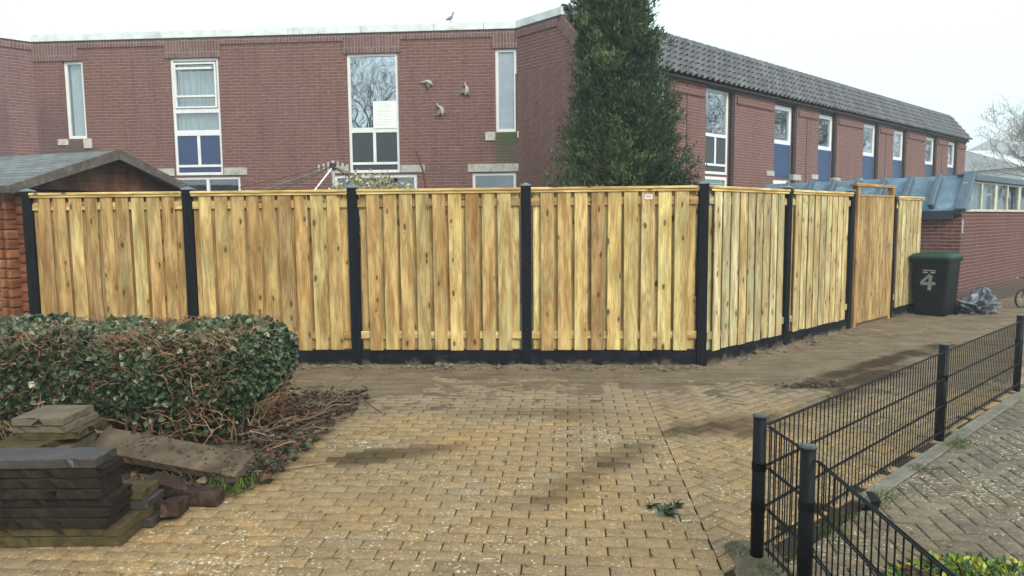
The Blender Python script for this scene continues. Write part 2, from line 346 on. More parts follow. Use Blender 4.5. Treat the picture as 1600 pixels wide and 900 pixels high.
def pavermat(name, tint):
    g = G(name, .82, .25); o = g.obj(); rnd = g.att(); st = g.att('stain')
    base = g.ramp(rnd, [(0., (.205, .162, .105)), (.25, (.24, .188, .117)), (.5, (.19, .152, .104)), (.75, (.255, .20, .122)), (1., (.215, .17, .113))])
    base = g.mix(1., base, tint, 'MULTIPLY')
    big = g.noise(o, .7, 4); base = g.mix(g.mr(big, .42, .62, 0, .5), base, g.mix(1., base, (1.3, 1.15, .82), 'MULTIPLY')); base = g.mix(g.mr(g.noise(o, .55, 3), .5, .62, 0, .7), base, g.mix(1., base, (.78, .84, .95), 'MULTIPLY'))
    grit = g.noise(o, 120, 4, .7); mid = g.noise(o, 22, 5, .7)
    c = g.mix(1., base, g.mr(grit, .3, .7, .6, 1.38), 'MULTIPLY'); c = g.mix(1., c, g.mr(mid, .3, .7, .68, 1.28), 'MULTIPLY')
    lm = g.noise(o, 1.1, 3); sp = g.noise(o, 50, 2.5, .45, dist=.2)
    thr = g.mr(lm, .32, .68, .68, .535); spk = g.math('MULTIPLY', g.math('SUBTRACT', sp, thr), 13., clamp=True)
    spk = g.math('MULTIPLY', spk, g.mr(g.noise(o, 9, 2), .42, .52))
    c = g.mix(g.math('MULTIPLY', spk, .85), c, (.60, .55, .40))
    sand = g.mr(g.noise(o, 3.2, 6, .7), .5, .68, 0, .4); c = g.mix(sand, c, g.mix(1., (.27, .22, .15), g.mr(grit, .3, .7, .8, 1.2), 'MULTIPLY'))
    cv = g.att('cover'); dust = g.math('MULTIPLY', g.mr(g.math('ADD', cv, g.mr(mid, .3, .7, -.12, .12)), .12, .55), .93)
    c = g.mix(dust, c, g.mix(1., g.mix(g.mr(g.noise(o, 2.4, 6, .65), .35, .68), (.18, .137, .09), (.29, .225, .148)), g.mr(grit, .3, .7, .75, 1.25), 'MULTIPLY'))
    c = g.mix(g.math('MULTIPLY', st, g.mr(mid, .25, .6, .7, 1.)), c, (.055, .034, .013))
    g.col(c); g.put(g.b.inputs['Roughness'], g.mr(st, 0, 1, .85, .7)); g.bump(g.math('ADD', grit, g.math('MULTIPLY', mid, 1.5)), .0035); return g.m
M_pav = pavermat('tan_paver', (1.13, 1.0, .84)); M_pav2 = pavermat('grey_paver', (.60, .64, .74))
def sandmat():
    g = G('sand', .95, .15); o = g.obj(); cv = g.att('cover'); st = g.att('stain')
    grit = g.noise(o, 150, 4, .7); n = g.noise(o, 2.4, 6, .65); streak = g.noise(g.scale(o, (1., 6., 1.)), 1.6, 5, .65)
    c = g.mix(g.mr(n, .35, .68), (.225, .172, .115), (.345, .27, .182)); c = g.mix(g.mr(streak, .45, .7, 0, .6), c, (.115, .088, .058))
    c = g.mix(g.mr(cv, .15, .75), (.05, .04, .026), c); m5 = g.noise(o, 13, 5, .75); c = g.mix(g.mr(m5, .50, .70, 0, .35), c, (.10, .075, .045)); c = g.mix(1., c, g.mr(grit, .3, .7, .6, 1.4), 'MULTIPLY')
    c = g.mix(g.math('MULTIPLY', st, .9), c, (.055, .034, .013)); g.col(c); g.bump(g.math('ADD', grit, g.math('MULTIPLY', m5, 3.)), .02); return g.m
M_sand = sandmat()
def soilmat(name, a, b):
    g = G(name, .95, .12); o = g.obj(); n = g.noise(o, 9, 7, .72); n2 = g.noise(o, 70, 4, .7); g.col(g.mix(1., g.mix(g.mr(n, .35, .65), a, b), g.mr(n2, .3, .7, .65, 1.35), 'MULTIPLY')); g.bump(g.math('ADD', n, g.math('MULTIPLY', n2, .4)), .03); return g.m
M_soil = soilmat('soil', (.055, .042, .03), (.13, .10, .07)); M_clod = soilmat('clod', (.13, .105, .075), (.24, .195, .145)); M_kerb = plain('kerb_concrete', (.17, .16, .13), .9, .2, .3, 14, .004, dirt=(.08, .09, .04)); M_mud = soilmat('mud', (.09, .08, .05), (.19, .16, .115)); M_ground = soilmat('ground', (.13, .12, .085), (.18, .16, .11))
def leafmat(name, stops, rough=.42, spec=.5, trans=0.):
    g = G(name, rough, spec); r = g.att(); c = g.ramp(r, stops); o = g.obj(); c = g.mix(1., c, g.mr(g.noise(o, 40, 2), .3, .7, .75, 1.25), 'MULTIPLY'); g.col(c)
    if trans: 
        t = g.t.nodes.new('ShaderNodeBsdfTranslucent'); g.t.links.new(c, t.inputs[0]); mm = g.t.nodes.new('ShaderNodeMixShader'); mm.inputs[0].default_value = trans
        g.t.links.new(g.b.outputs[0], mm.inputs[1]); g.t.links.new(t.outputs[0], mm.inputs[2]); g.t.links.new(mm.outputs[0], g.out.inputs[0])
    return g.m
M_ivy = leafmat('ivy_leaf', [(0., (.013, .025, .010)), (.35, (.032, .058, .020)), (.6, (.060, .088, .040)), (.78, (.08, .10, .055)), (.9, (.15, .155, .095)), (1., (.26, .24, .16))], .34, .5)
M_conifer = leafmat('conifer_needle', [(0., (.026, .050, .026)), (.35, (.055, .098, .045)), (.7, (.12, .175, .07)), (1., (.25, .28, .12))], .6, .3, .25)
M_palel = leafmat('pale_leaf', [(0., (.20, .20, .08)), (.5, (.42, .40, .25)), (1., (.62, .58, .42))], .5, .3, .2)
M_euo = leafmat('variegated_leaf', [(0., (.03, .07, .025)), (.4, (.06, .12, .03)), (.65, (.25, .33, .04)), (.85, (.55, .52, .06)), (1., (.30, .10, .06))], .4, .5, .15)
M_litter = leafmat('dead_leaf', [(0., (.03, .02, .013)), (.35, (.06, .034, .02)), (.55, (.11, .05, .03)), (.68, (.19, .14, .09)), (.75, (.03, .05, .03)), (1., (.06, .085, .045))], .7, .3)
M_grass = leafmat('grass_blade', [(0., (.05, .09, .02)), (.6, (.11, .17, .03)), (1., (.22, .26, .07))], .6, .3, .2)
M_twig = leafmat('twig', [(0., (.05, .028, .018)), (.5, (.11, .06, .036)), (1., (.27, .20, .13))], .75, .25)
M_stem = leafmat('ivy_stem', [(0., (.11, .048, .026)), (.5, (.21, .10, .052)), (1., (.36, .24, .15))], .75, .25)
M_barkhaze = leafmat('hazed_bark', [(0., (.24, .21, .19)), (1., (.34, .30, .27))], .9, .15)  # bark lightened to imitate haze over the distant tree
M_bark = leafmat('bark', [(0., (.045, .036, .028)), (1., (.09, .075, .06))], .9, .15)

# ------------------------------------------------------------------ ground
Dx, Dy = .73938591, .67328187
def cover(x, y):
    t = (x-2.1)*Dx+(y-7.75)*Dy; w = (x-2.1)*Dy-(y-7.75)*Dx   # w: out from the side fence
    n = fbm(x*1.3, y*1.3, 3)*.6+fbm(x*5, y*5, 9)*.4
    front = sstep(4.9, 7.7, y+np.clip(-x-.6, 0, 2)*.5)
    alley = sstep(2.55, 1.5, w)*sstep(-1.3, .6, t)
    c = np.maximum(front*sstep(3.4, 2.0, w), alley)
    c = np.where(w > 2.75, .10*sstep(3.4, 2.8, w), c)
    return np.clip(c*.95+(n-.5)*1.1-.04, 0, 1)
ELL = [(.6, 4.6, .95, .17, .92, .75), (1.62, 5.52, .62, .17, .42, 2.0), (4.2, 7.9, 1.8, .15, .66, 1.2), (-1.0, 4.85, .6, .17, .3, 1.2),  (2.0, 5.45, .5, .17, .6, .9), (.25, 5.9, .9, .25, 0, .55), (.2, 4.05, .3, .12, .2, .55), (2.8, 6.2, .9, .2, .72, .8), (3.9, 7.3, .8, .2, .72, .9), (5.2, 8.6, .9, .22, .72, .7), (3.3, 6.9, .5, .12, .72, .7), (1.7, 7.0, .8, .22, .1, .3)]
def stain(x, y):
    s = np.zeros_like(x, dtype=float)
    for (cx, cy, a, b, ang, k) in ELL:
        dx, dy = x-cx, y-cy; u = dx*math.cos(ang)+dy*math.sin(ang); v = -dx*math.sin(ang)+dy*math.cos(ang)
        s = np.maximum(s, k*.8*np.clip(1.3-((u/a)**2+(v/b)**2)**.5, 0, 1))
    return np.clip(s*2.1*(.1+1.7*fbm(x*4.5, y*4.5, 21))*(.45+1.1*fbm(x*14, y*14, 5))-.25, 0, 1)
g_ = MB(); g_.quad([(-110, -110, -.06), (110, -110, -.06), (110, 110, -.06), (-110, 110, -.06)]); g_.build('ground', M_ground, kind='structure')
# sand bedding that fills the joints and drifts over the pavers
NX, NY = 560, 420; xs = np.linspace(-7, 13, NX); ys = np.linspace(.8, 16, NY); X, Y = np.meshgrid(xs, ys)
C_ = cover(X, Y); St = stain(X, Y)
Z = -.013+.0105*sstep(.08, .45, C_)+.013*sstep(.55, .95, C_)+(fbm(X*9, Y*9, 5)-.5)*.016*sstep(.3, .8, C_)
dfence = np.where(X < 2.1, 7.85-Y+(-.051)*(X-2.1), 9.)
wv = (X-2.1)*Dy-(Y-7.75)*Dx; tv = (X-2.1)*Dx+(Y-7.75)*Dy
nearf = np.maximum(np.exp(-((dfence-.12)/.12)**2)*(X > -2.2)*(X < 2.2), np.exp(-((wv-.16)/.11)**2)*(tv > -.1)*(tv < 4))
Z += nearf*.05*fbm(X*6, Y*6, 33)
V = np.stack([X, Y, Z], -1).reshape(-1, 3); I = np.arange(NX*NY).reshape(NY, NX); F = np.stack([I[:-1, :-1], I[:-1, 1:], I[1:, 1:], I[1:, :-1]], -1).reshape(-1, 4)
fastmesh('sand', V, F, np.zeros(len(F)), M_sand, kind='structure', attrs={'cover': C_.ravel(), 'stain': St.ravel()}, smooth=True)
def pavers(name, bricks, mat, clips=(), W=.105, L=.21):
    """bricks: (cx, cy, ang) real brick boxes with bevelled tops"""
    import bmesh
    B = np.array(bricks); N = len(B); j = .0036; hx, hy = L/2-j, W/2-j; b = .006
    t = np.array([[-hx, -hy, -.03], [hx, -hy, -.03], [hx, hy, -.03], [-hx, hy, -.03], [-hx, -hy, -b*.7], [hx, -hy, -b*.7], [hx, hy, -b*.7], [-hx, hy, -b*.7], [-hx+b, -hy+b, 0], [hx-b, -hy+b, 0], [hx-b, hy-b, 0], [-hx+b, hy-b, 0]])
    a = B[:, 2]+RG.normal(0, .008, N); c, s = np.cos(a)[:, None], np.sin(a)[:, None]
    zz = RG.normal(0, .0012, N)[:, None]+t[None, :, 0]*RG.normal(0, .008, N)[:, None]+t[None, :, 1]*RG.normal(0, .01, N)[:, None]+t[None, :, 2]
    xx = t[None, :, 0]*c-t[None, :, 1]*s+B[:, :1]; yy = t[None, :, 0]*s+t[None, :, 1]*c+B[:, 1:2]
    V = np.stack([xx, yy, zz], -1).reshape(-1, 3)
    q = np.array([[0, 1, 5, 4], [1, 2, 6, 5], [2, 3, 7, 6], [3, 0, 4, 7], [4, 5, 9, 8], [5, 6, 10, 9], [6, 7, 11, 10], [7, 4, 8, 11], [8, 9, 10, 11]])
    F = (np.arange(N)[:, None, None]*12+q[None]).reshape(-1, 4)
    o = fastmesh(name, V, F, np.repeat(RG.random(N), 9), mat, kind='structure', attrs={'stain': stain(V[:, 0], V[:, 1])*.6+.5*np.repeat(stain(B[:, 0], B[:, 1])*RG.uniform(.1, 1.1, N), 12), 'cover': cover(V[:, 0], V[:, 1])})
    if clips:
        bm = bmesh.new(); bm.from_mesh(o.data)
        for (p, n) in clips: bmesh.ops.bisect_plane(bm, geom=bm.verts[:]+bm.edges[:]+bm.faces[:], plane_co=p, plane_no=n, clear_outer=True)
        bm.to_mesh(o.data); bm.free()
    return o
DA = math.atan2(-.25, 3.01)   # tilt of the dividing line against y
ca, sa = math.cos(DA), math.sin(DA)
fr = lambda u, v: (1.0+u*ca-v*sa, 3.45+u*sa+v*ca)   # paving frame: origin on the dividing line
def soil_edge(x, y):   # True inside the planting bed
    return (x < -1.64+(y-4.3)*.105) and (y > 4.3 or (y > 3.85 and x < -1.64-(4.3-y)*1.05)) and y < 6.35
bl = []
for r in range(-26, 46):
    for k in range(-45, 4):
        u = (k-.5)*.21-(.105 if r % 2 else 0); v = r*.105; x, y = fr(u, v)
        if u > .35 or y < .9 or y > 7.95 or x < -6.5: continue
        if soil_edge(x, y): continue
        bl.append((x, y, DA))
pavers('pavement', bl, M_pav, [((1.0, 3.45, 0), (ca, sa, 0))])
def herring(ang, ox, oy, test):
    out = []; c, s = math.cos(ang), math.sin(ang); w = .105
    for i in range(-160, 160):
        for j in range(-60, 60):
            for (hx, hy, a) in ((1, .5, 0), (3.5, 1, math.pi/2)):
                u = (i+4*j+hx)*w; v = (i+hy)*w; x = ox+u*c-v*s; y = oy+u*s+v*c
                if test(x, y): out.append((x, y, ang+a))
    return out
wof = lambda x, y: (x-2.1)*Dy-(y-7.75)*Dx
tof = lambda x, y: (x-2.1)*Dx+(y-7.75)*Dy
divx = lambda y: 1.0+(y-3.45)*.083
hb = herring(math.pi/4+DA, 1.0, 3.45, lambda x, y: x > divx(y)-.15 and wof(x, y) < 2.66 and wof(x, y) > -.1 and y < 14 and x < 11)
hb += [(divx(y_)+.055, y_, math.pi/2+DA) for y_ in []]
pavers('alley_pavement', hb, M_pav, [((1.004, 3.45, 0), (-ca, -sa, 0)), ((1.17, 3.26, 0), (Dy, -Dx, 0))])
hb2 = herring(-.14, 1.3, 2.0, lambda x, y: wof(x, y) > 2.7 and x > 1.28 and y > 1 and y < 9.5 and x < 8)
pavers('path', hb2, M_pav2, [((1.30, 3, 0), (-1, 0, 0)), ((1.17+.108*Dy, 3.26-.108*Dx, 0), (-Dy, Dx, 0))])
# concrete edging strip below the metal fence
kb = MB(); n = 12
for k in range(n):
    L0 = -.15+k*1.0
    kb.box(L0+.004, L0+.996, 2.69, 2.79, -.05, .002+RG.normal()*.002, bev=.006)
kerb = kb.build('kerb', M_kerb, kind='structure'); kerb.location = (2.1, 7.75, 0); kerb.rotation_euler = (0, 0, math.atan2(Dy, Dx))
kerb.data.transform(Matrix.Diagonal((1, -1, 1, 1))); kerb.data.flip_normals()
kerb.data.transform(Matrix.Translation((-2.45, 0, 0)))
# soil of the planting bed and at the foot of the metal fence
def soilpatch(name, x0, x1, y0, y1, hf, mat=M_soil, res=.03):
    nx, ny = int((x1-x0)/res), int((y1-y0)/res); X, Y = np.meshgrid(np.linspace(x0, x1, nx), np.linspace(y0, y1, ny)); Z = hf(X, Y)
    V = np.stack([X, Y, Z], -1).reshape(-1, 3); I = np.arange(nx*ny).reshape(ny, nx); F = np.stack([I[:-1, :-1], I[:-1, 1:], I[1:, 1:], I[1:, :-1]], -1).reshape(-1, 4)
    return fastmesh(name, V, F, np.zeros(len(F)), mat, kind='structure', smooth=True)
def bedh(X, Y):
    ins = np.minimum(-1.60+(Y-4.3)*.105-X, np.where(Y > 4.3, 9, (-X-1.64)/1.05-(4.3-Y)))
    ins = np.minimum(ins, np.minimum(Y-3.8, 6.5-Y)); n = fbm(X*7, Y*7, 41)
    return -.03+sstep(-.05, .12, ins)*.05+sstep(.05, .5, ins)*.07*n+(n-.5)*.03*sstep(0, .1, ins)
soilpatch('garden_soil', -6.4, -1.2, 3.6, 6.6, bedh)
soilpatch('soil', 1.02, 1.33, 1.0, 3.42, lambda X, Y: -.03+.05*np.minimum(sstep(1.03, 1.10, X), sstep(1.33, 1.27, X))+.02*fbm(X*9, Y*9, 8), M_mud)

# ------------------------------------------------------------------ wooden fences
def cap_pyramid(mb, x, y, z, h=.055): 
    mb.box(x-h, x+h, y-h, y+h, z, z+.012, r=.5); v = [(x-h, y-h, z+.012), (x+h, y-h, z+.012), (x+h, y+h, z+.012), (x-h, y+h, z+.012), (x, y, z+.04)]
    mb.raw(v, [(0, 1, 4), (1, 2, 4), (2, 3, 4), (3, 0, 4)])
def fpost(par, x, y=0, top=2.03, w=.052):
    p = MB().box(x-w, x+w, y-w, y+w, -.1, top, bev=.006, r=.4)
    for s in (-1, 1): p.box(x-w*.25, x+w*.25, y-w-.004, y-w+.001, .05, top-.06, r=.4) if s > 0 else None
    p = p.build('post', M_post, par); c = MB(); cap_pyramid(c, x, y, top, w+.006); c.build('post_cap', M_postcap, p); return p
def wobble(mb_i, obj_): pass
def panel(par, x0, x1, mat, z0=.2, z1=1.985, n=9, kick=True, last=False):
    pitch = .183; xa = (x0+x1)/2-pitch*n/2; b = MB()
    for k in range(n+1):
        c = xa+k*pitch; a0, a1 = max(x0, c-.072), min(x1, c+.072); a0 += .001; a1 -= .001
        b.box(a0, a1, .001, .018, z0+.01, z1-.01, bev=.002)
    for k in range(n):
        c = xa+(k+.5)*pitch+random.uniform(-.005, .005); w = .0735+random.uniform(-.003, .003); r = random.random(); yo = random.uniform(-.002, .002)
        tl = random.uniform(-.004, .004); dz = random.uniform(-.005, .005)
        M = Matrix.Translation((c, 0, 1.1)) @ Matrix.Rotation(tl, 4, 'Y') @ Matrix.Rotation(random.uniform(-.03, .03), 4, 'Z') @ Matrix.Translation((-c, 0, -1.1))
        b.box(c-w, c+w, -.047+yo, -.0295+yo, z0+dz, z1-.002, bev=.004, M=M, r=r)
    o = b.build('board_panel', mat, par)
    rl = MB()
    for zz in (z1-.17, z0+.13): rl.box(x0+.001, x1-.001, -.028, -.0005, zz, zz+.085, bev=.003, vert=False)
    rl.each('rail', mat, o)
    c = MB().box(x0-.0, x1+.0, -.075, .045, z1, z1+.028, bev=.005, vert=False, r=random.random()).box(x0+.002, x1-.002, -.062, -.0475, z1-.028, z1-.001, bev=.003, vert=False); c.build('cap_rail', M_cap, par)
    if kick: MB().box(x0-.0, x1+.0, -.028, .022, -.1, z0-.004, bev=.004, r=.3).build('kickboard', M_kick, par)
fA = thing('wooden_fence', 'long new pine board fence on black posts facing the open brick paving', 'fence', (2.1, 7.75, 0), math.degrees(math.atan2(-.2, 3.88)))
px = [-7.65, -5.77, -3.88, -1.94, 0]
for k, x in enumerate(px): fpost(fA, x)
for a, b_ in zip(px[:-1], px[1:]): panel(fA, a+.055, b_-.055, M_wood)
# small label stapled on the last front board panel
lx = -.60; lb = MB().box(lx-.042, lx+.042, -.0545, -.052, 1.87, 1.925, r=.5).build('label_tag', plain('label_paper', (.75, .70, .70), .6), fA)
lt = MB()
for q, (a, b_, z) in enumerate([(-.03, .03, 1.908), (-.026, .02, 1.896), (-.03, .026, 1.884)]):
    xx = lx+a
    while xx < lx+b_: w_ = random.uniform(.004, .009); lt.box(xx, xx+w_, -.0560, -.0545, z, z+.007); xx += w_+.003
lt.build('print', plain('red_print', (.55, .08, .10), .6), lb)
rot = math.degrees(math.atan2(Dy, Dx))
fB = thing('wooden_fence', 'two pale board fence panels running from the corner post back to the gate', 'fence', (2.1, 7.75, 0), rot)
fpost(fB, 1.92); fpost(fB, 3.86, w=.052)
panel(fB, .08, 1.865, M_wood2, .17, 1.985); panel(fB, 1.975, 3.805, M_wood2, .17, 1.985)
fC = thing('wooden_fence', 'short last board fence panel between the gate and the brick garage', 'fence', (2.1, 7.75, 0), rot)
panel(fC, 5.58, 6.78, M_wood2, .17, 1.965, n=6); MB().box(5.51, 5.575, -.04, .04, -.05, 1.99, bev=.004).build('post', M_post, fC)
gt = thing('garden_gate', 'brown plank garden gate in an orange wooden frame with an open top gap', 'gate', (2.1, 7.75, 0), rot)
b = MB(); xx = 4.13
while xx < 5.36: b.box(xx+.003, xx+.117, -.035, -.015, .06, 1.96, bev=.003); xx += .12
gp_ = b.build('board_panel', M_gate, gt)
b = MB()
for zz in (.25, 1.65): b.box(4.13, 5.36, -.014, .02, zz, zz+.09, bev=.003, vert=False)
b.each('brace', M_gate, gp_)
b = MB().box(4.04, 4.115, -.04, .045, -.03, 2.11, bev=.005).box(5.385, 5.465, -.04, .045, -.03, 2.11, bev=.005).box(3.95, 5.50, -.05, .055, 2.111, 2.155, bev=.005, vert=False).box(4.12, 5.38, -.045, .0, 1.965, 1.995, bev=.004, vert=False)
b.each('gate_frame', M_frame, gt)
b = MB().tube([(5.30, -.04, 1.22), (5.30, -.085, 1.22), (5.18, -.09, 1.22)], .009, 8).box(5.275, 5.325, -.042, -.036, 1.12, 1.27, bev=.002); b.build('handle', plain('steel', (.45, .45, .43), .35, .5, metal=.8), gt)
# crumbled soil along the fence foot
def rock(mb, c, s, r=None):
    n = 6; vs = []; c = Vector(c)
    for i, (zf, rf) in enumerate(((-.5, .6), (0, 1.), (.45, .65))):
        for k in range(n): a = 2*math.pi*k/n+i*.4; q = rf*random.uniform(.75, 1.2); vs.append(c+Vector((math.cos(a)*q*s, math.sin(a)*q*s*.8, zf*s*random.uniform(.7, 1.1))))
    vs.append(c+Vector((0, 0, .6*s))); fs = []
    for i in range(2):
        for k in range(n): fs.append((i*n+k, i*n+(k+1) % n, (i+1)*n+(k+1) % n, (i+1)*n+k))
    for k in range(n): fs.append((2*n+k, 2*n+(k+1) % n, 3*n))
    mb.raw(vs, fs, None, random.random() if r is None else r)
b = MB()
for k in range(2200):
    if random.random() < .6:
        x = random.uniform(-2.6, 2.1); n = float(vnoise(np.array(x*1.7), np.array(.5), 4)); 
        if random.random() > n*1.3: continue
        y = 7.75-.0515*(x-2.1)-.055-abs(random.gauss(0, .07))
    else:
        t = random.uniform(.1, 3.7); n = float(vnoise(np.array(t*1.7), np.array(2.5), 4))
        if random.random() > n*1.4: continue
        w = .06+abs(random.gauss(0, .08)); x = 2.1+t*Dx+w*Dy; y = 7.75+t*Dy-w*Dx
    s = abs(random.gauss(0, .014))+.006; rock(b, (x, y, s*.5+.018*random.random()), s)
for k in range(420):
    x = random.uniform(-2.2, 3.5); y = random.uniform(3, 7.5); s = abs(random.gauss(0, .005))+.003; rock(b, (x, y, s*.6), s)
tag(b.build('soil_crumbs', M_clod, kind='stuff'), 'loose soil crumbs heaped along the foot of the fence and scattered on the paving', 'soil')

# ------------------------------------------------------------------ buildings
def wallgrid(mb, x0, x1, z0, z1, holes, y=0., depth=.12, r=0.):
    xs_ = sorted({x0, x1, *[h[0] for h in holes], *[h[1] for h in holes]}); zs_ = sorted({z0, z1, *[h[2] for h in holes], *[h[3] for h in holes]})
    for a, b in zip(xs_[:-1], xs_[1:]):
        for c, d in zip(zs_[:-1], zs_[1:]):
            if any(h[0] <= a and h[1] >= b and h[2] <= c and h[3] >= d for h in holes): continue
            if a < x0 or b > x1 or c < z0 or d > z1: continue
            mb.quad([(a, y, c), (b, y, c), (b, y, d), (a, y, d)], [(a, c), (b, c), (b, d), (a, d)], r)
    for (a, b, c, d) in holes:
        e = y+depth
        mb.quad([(a, y, c), (a, y, d), (a, e, d), (a, e, c)], [(a, c), (a, d), (a+depth, d), (a+depth, c)]); mb.quad([(b, y, d), (b, y, c), (b, e, c), (b, e, d)], [(b, d), (b, c), (b+depth, c), (b+depth, d)])
        mb.quad([(a, y, d), (b, y, d), (b, e, d), (a, e, d)], [(a, d), (b, d), (b, d+depth), (a, d+depth)]); mb.quad([(b, y, c), (a, y, c), (a, e, c), (b, e, c)], [(b, c), (a, c), (a, c+depth), (b, c+depth)])
def window(par, x0, x1, z0, z1, y, bars_z=(), bars_x=(), fw=.055, cells=None, mat=None, d=.06):
    """frame with bars; cells: list of (x0,x1,z0,z1,kind)"""
    b = MB(); b.box(x0, x0+fw, y, y+d, z0, z1, bev=.004).box(x1-fw, x1, y, y+d, z0, z1, bev=.004)
    b.box(x0+fw, x1-fw, y+.001, y+d, z1-fw, z1, bev=.004).box(x0+fw, x1-fw, y+.001, y+d, z0, z0+fw, bev=.004)
    for (zz, h) in bars_z: b.box(x0+fw, x1-fw, y+.002, y+d-.002, zz, zz+h, bev=.004)
    for (xx, w, za, zb) in bars_x: b.box(xx, xx+w, y+.003, y+d-.003, za, zb, bev=.004)
    o = b.build('window', mat or M_white, par)
    for (a, b_, c, e, k) in cells or []:
        yy = y+.03
        if k == 'glass': MB().box(a, b_, yy, yy+.008, c, e).build('pane', M_glass, o)
        elif k == 'glasslo': MB().box(a, b_, yy, yy+.008, c, e).build('pane', M_glass_lo, o)
        elif k == 'frost': MB().box(a, b_, yy, yy+.008, c, e).build('pane', M_frost, o)
        elif k in ('dark', 'navy', 'blue'): MB().box(a, b_, yy-.012, yy+.008, c, e).build('panel', {'dark': M_dpanel, 'navy': M_bpanel, 'blue': M_blue}[k], o)
        elif k == 'curtain':
            MB().box(a, b_, yy, yy+.008, c, e).build('pane', M_glass_lo, o)
            cb = MB(); n = int((b_-a)/.012); vs = []; 
            for i in range(n+1):
                xx = a+(b_-a)*i/n; yo = yy+.07+.018*math.sin(xx*62+2*math.sin(xx*9)); vs += [(xx, yo, c), (xx, yo, e)]
            cb.raw(vs, [(2*i, 2*i+2, 2*i+3, 2*i+1) for i in range(n)]); cb.build('curtain', M_curtain, o, True)
        elif k == 'inner':   # an opened vent sash
            s = MB(); s.box(a, a+.03, y-.02, y+.02, c, e).box(b_-.03, b_, y-.02, y+.02, c, e).box(a, b_, y-.021, y+.021, e-.03, e).box(a, b_, y-.021, y+.021, c, c+.03); s.build('sash', M_white, o)
    return o
# --- middle building: long front facade and the gable wall at its right
mb_ = thing('brick_building', 'two storey reddish brick building with flat pale coping and tall white framed windows', 'building', (.13, 14.0, 0), -4)
holes = [(-9.22, -8.80, 3.4, 4.95), (-6.97, -5.97, 2.62, 4.95), (-3.36, -2.34, 2.62, 4.95), (-.42, 0.0, 3.38, 4.97), (-7.3, -5.62, .9, 2.60), (-3.70, -2.0, .9, 2.60), (-.90, -.02, .9, 2.60)]
w = MB(); wallgrid(w, -9.85, .04, 0, 5.2, holes, 0, .14)
w.quad([(-9.85, 0, 0), (-9.85, 0, 5.3), (-9.6, 7.5, 5.3), (-9.6, 7.5, 0)]); w.quad([(-9.6, 7.5, 0), (-9.6, 7.5, 5.3), (5.2, 6.5, 5.3), (5.2, 6.5, 0)])
wall = w.build('wall', M_brick, mb_)
def soldier(par, segs):
    b = MB()
    for (a, c, z0, z1) in segs: b.box(a, c, -.022, .1, z0, z1)
    b.each('soldier_course', M_soldier, par)
soldier(mb_, [(-9.85, -8.88, 4.951, 5.33), (-8.88, -7.06, 5.195, 5.33), (-7.06, -5.9, 4.951, 5.33), (-5.9, -3.43, 5.195, 5.33), (-3.43, -2.27, 4.951, 5.33), (-2.27, -.48, 5.195, 5.33), (-.48, .02, 4.975, 5.33)])
c = MB(); xs_ = [-9.86, -7.9, -6.0, -4.5, -3.05, -1.6, -.63, .0]
for a, b_ in zip(xs_[:-1], xs_[1:]): c.box(a+.004, b_-.004, -.055, .2, 5.332, 5.475, bev=.005)
c.each('coping', M_coping, mb_)
rf = MB(); rf.quad([(-9.8, .2, 5.40), (.1, .2, 5.40), (6, 7.5, 5.40), (-9.6, 7.5, 5.40)]); rf.build('flat_roof', M_flat, mb_)
fl = MB(); fl.box(-9.6, .0, .15, 6.5, 2.6, 2.65); fl.build('floor_slab', M_flat, mb_)
window(mb_, -9.22, -8.80, 3.4, 4.95, .04, fw=.06, cells=[(-9.16, -8.86, 3.46, 4.89, 'curtain')])
ww = window(mb_, -6.97, -5.97, 2.63, 4.95, .03, bars_z=((3.87, .09), (3.42, .11), (2.79, .05)), bars_x=((-6.50, .06, 2.84, 3.42),), cells=[(-6.915, -6.025, 3.53, 3.87, 'curtain'), (-6.915, -6.025, 3.96, 4.89, 'curtain'), (-6.915, -6.5, 2.84, 3.42, 'navy'), (-6.44, -6.025, 2.84, 3.42, 'navy'), (-6.915, -6.025, 2.66, 2.79, 'navy'), (-6.90, -6.04, 3.97, 4.86, 'inner')])
MB().box(-6.86, -6.08, -.0, .035, 4.18, 4.22, bev=.003).box(-6.83, -6.1, -.035, -.003, 4.72, 4.76, bev=.003).build('sash_rail', M_white, ww)
ww = window(mb_, -3.36, -2.34, 2.63, 4.95, .03, bars_z=((3.42, .10), (2.79, .05)), bars_x=((-2.88, .06, 2.84, 3.42),), cells=[(-3.305, -2.395, 3.52, 4.89, 'glass'), (-3.305, -2.88, 2.84, 3.42, 'dark'), (-2.82, -2.395, 2.84, 3.42, 'dark'), (-3.305, -2.395, 2.66, 2.79, 'dark')])
pp = MB().box(-2.86, -2.39, .020, .026, 3.50, 4.03).build('paper_sheet', M_paper, ww)
pl_ = MB()
for k in range(9):
    a = -2.84+random.random()*.08; pl_.box(a, a+random.uniform(.2, .36), .0185, .020, 3.97-k*.05, 3.976-k*.05)
pl_.build('print', plain('faint_print', (.52, .55, .57), .8), pp)
window(mb_, -.42, -.0, 3.385, 4.97, .03, fw=.06, cells=[(-.36, -.06, 3.45, 4.91, 'frost')])
window(mb_, -7.3, -5.62, .9, 2.60, .03, fw=.06, bars_x=((-6.35, .06, .96, 2.54),), cells=[(-7.24, -6.35, .96, 2.54, 'glasslo'), (-6.29, -5.68, .96, 2.54, 'glasslo')])
window(mb_, -3.70, -2.0, .9, 2.60, .03, fw=.07, cells=[(-3.63, -2.07, .97, 2.53, 'glasslo')])
window(mb_, -.90, -.02, .9, 2.60, .03, fw=.06, cells=[(-.84, -.08, .96, 2.54, 'glasslo')])
s = MB()
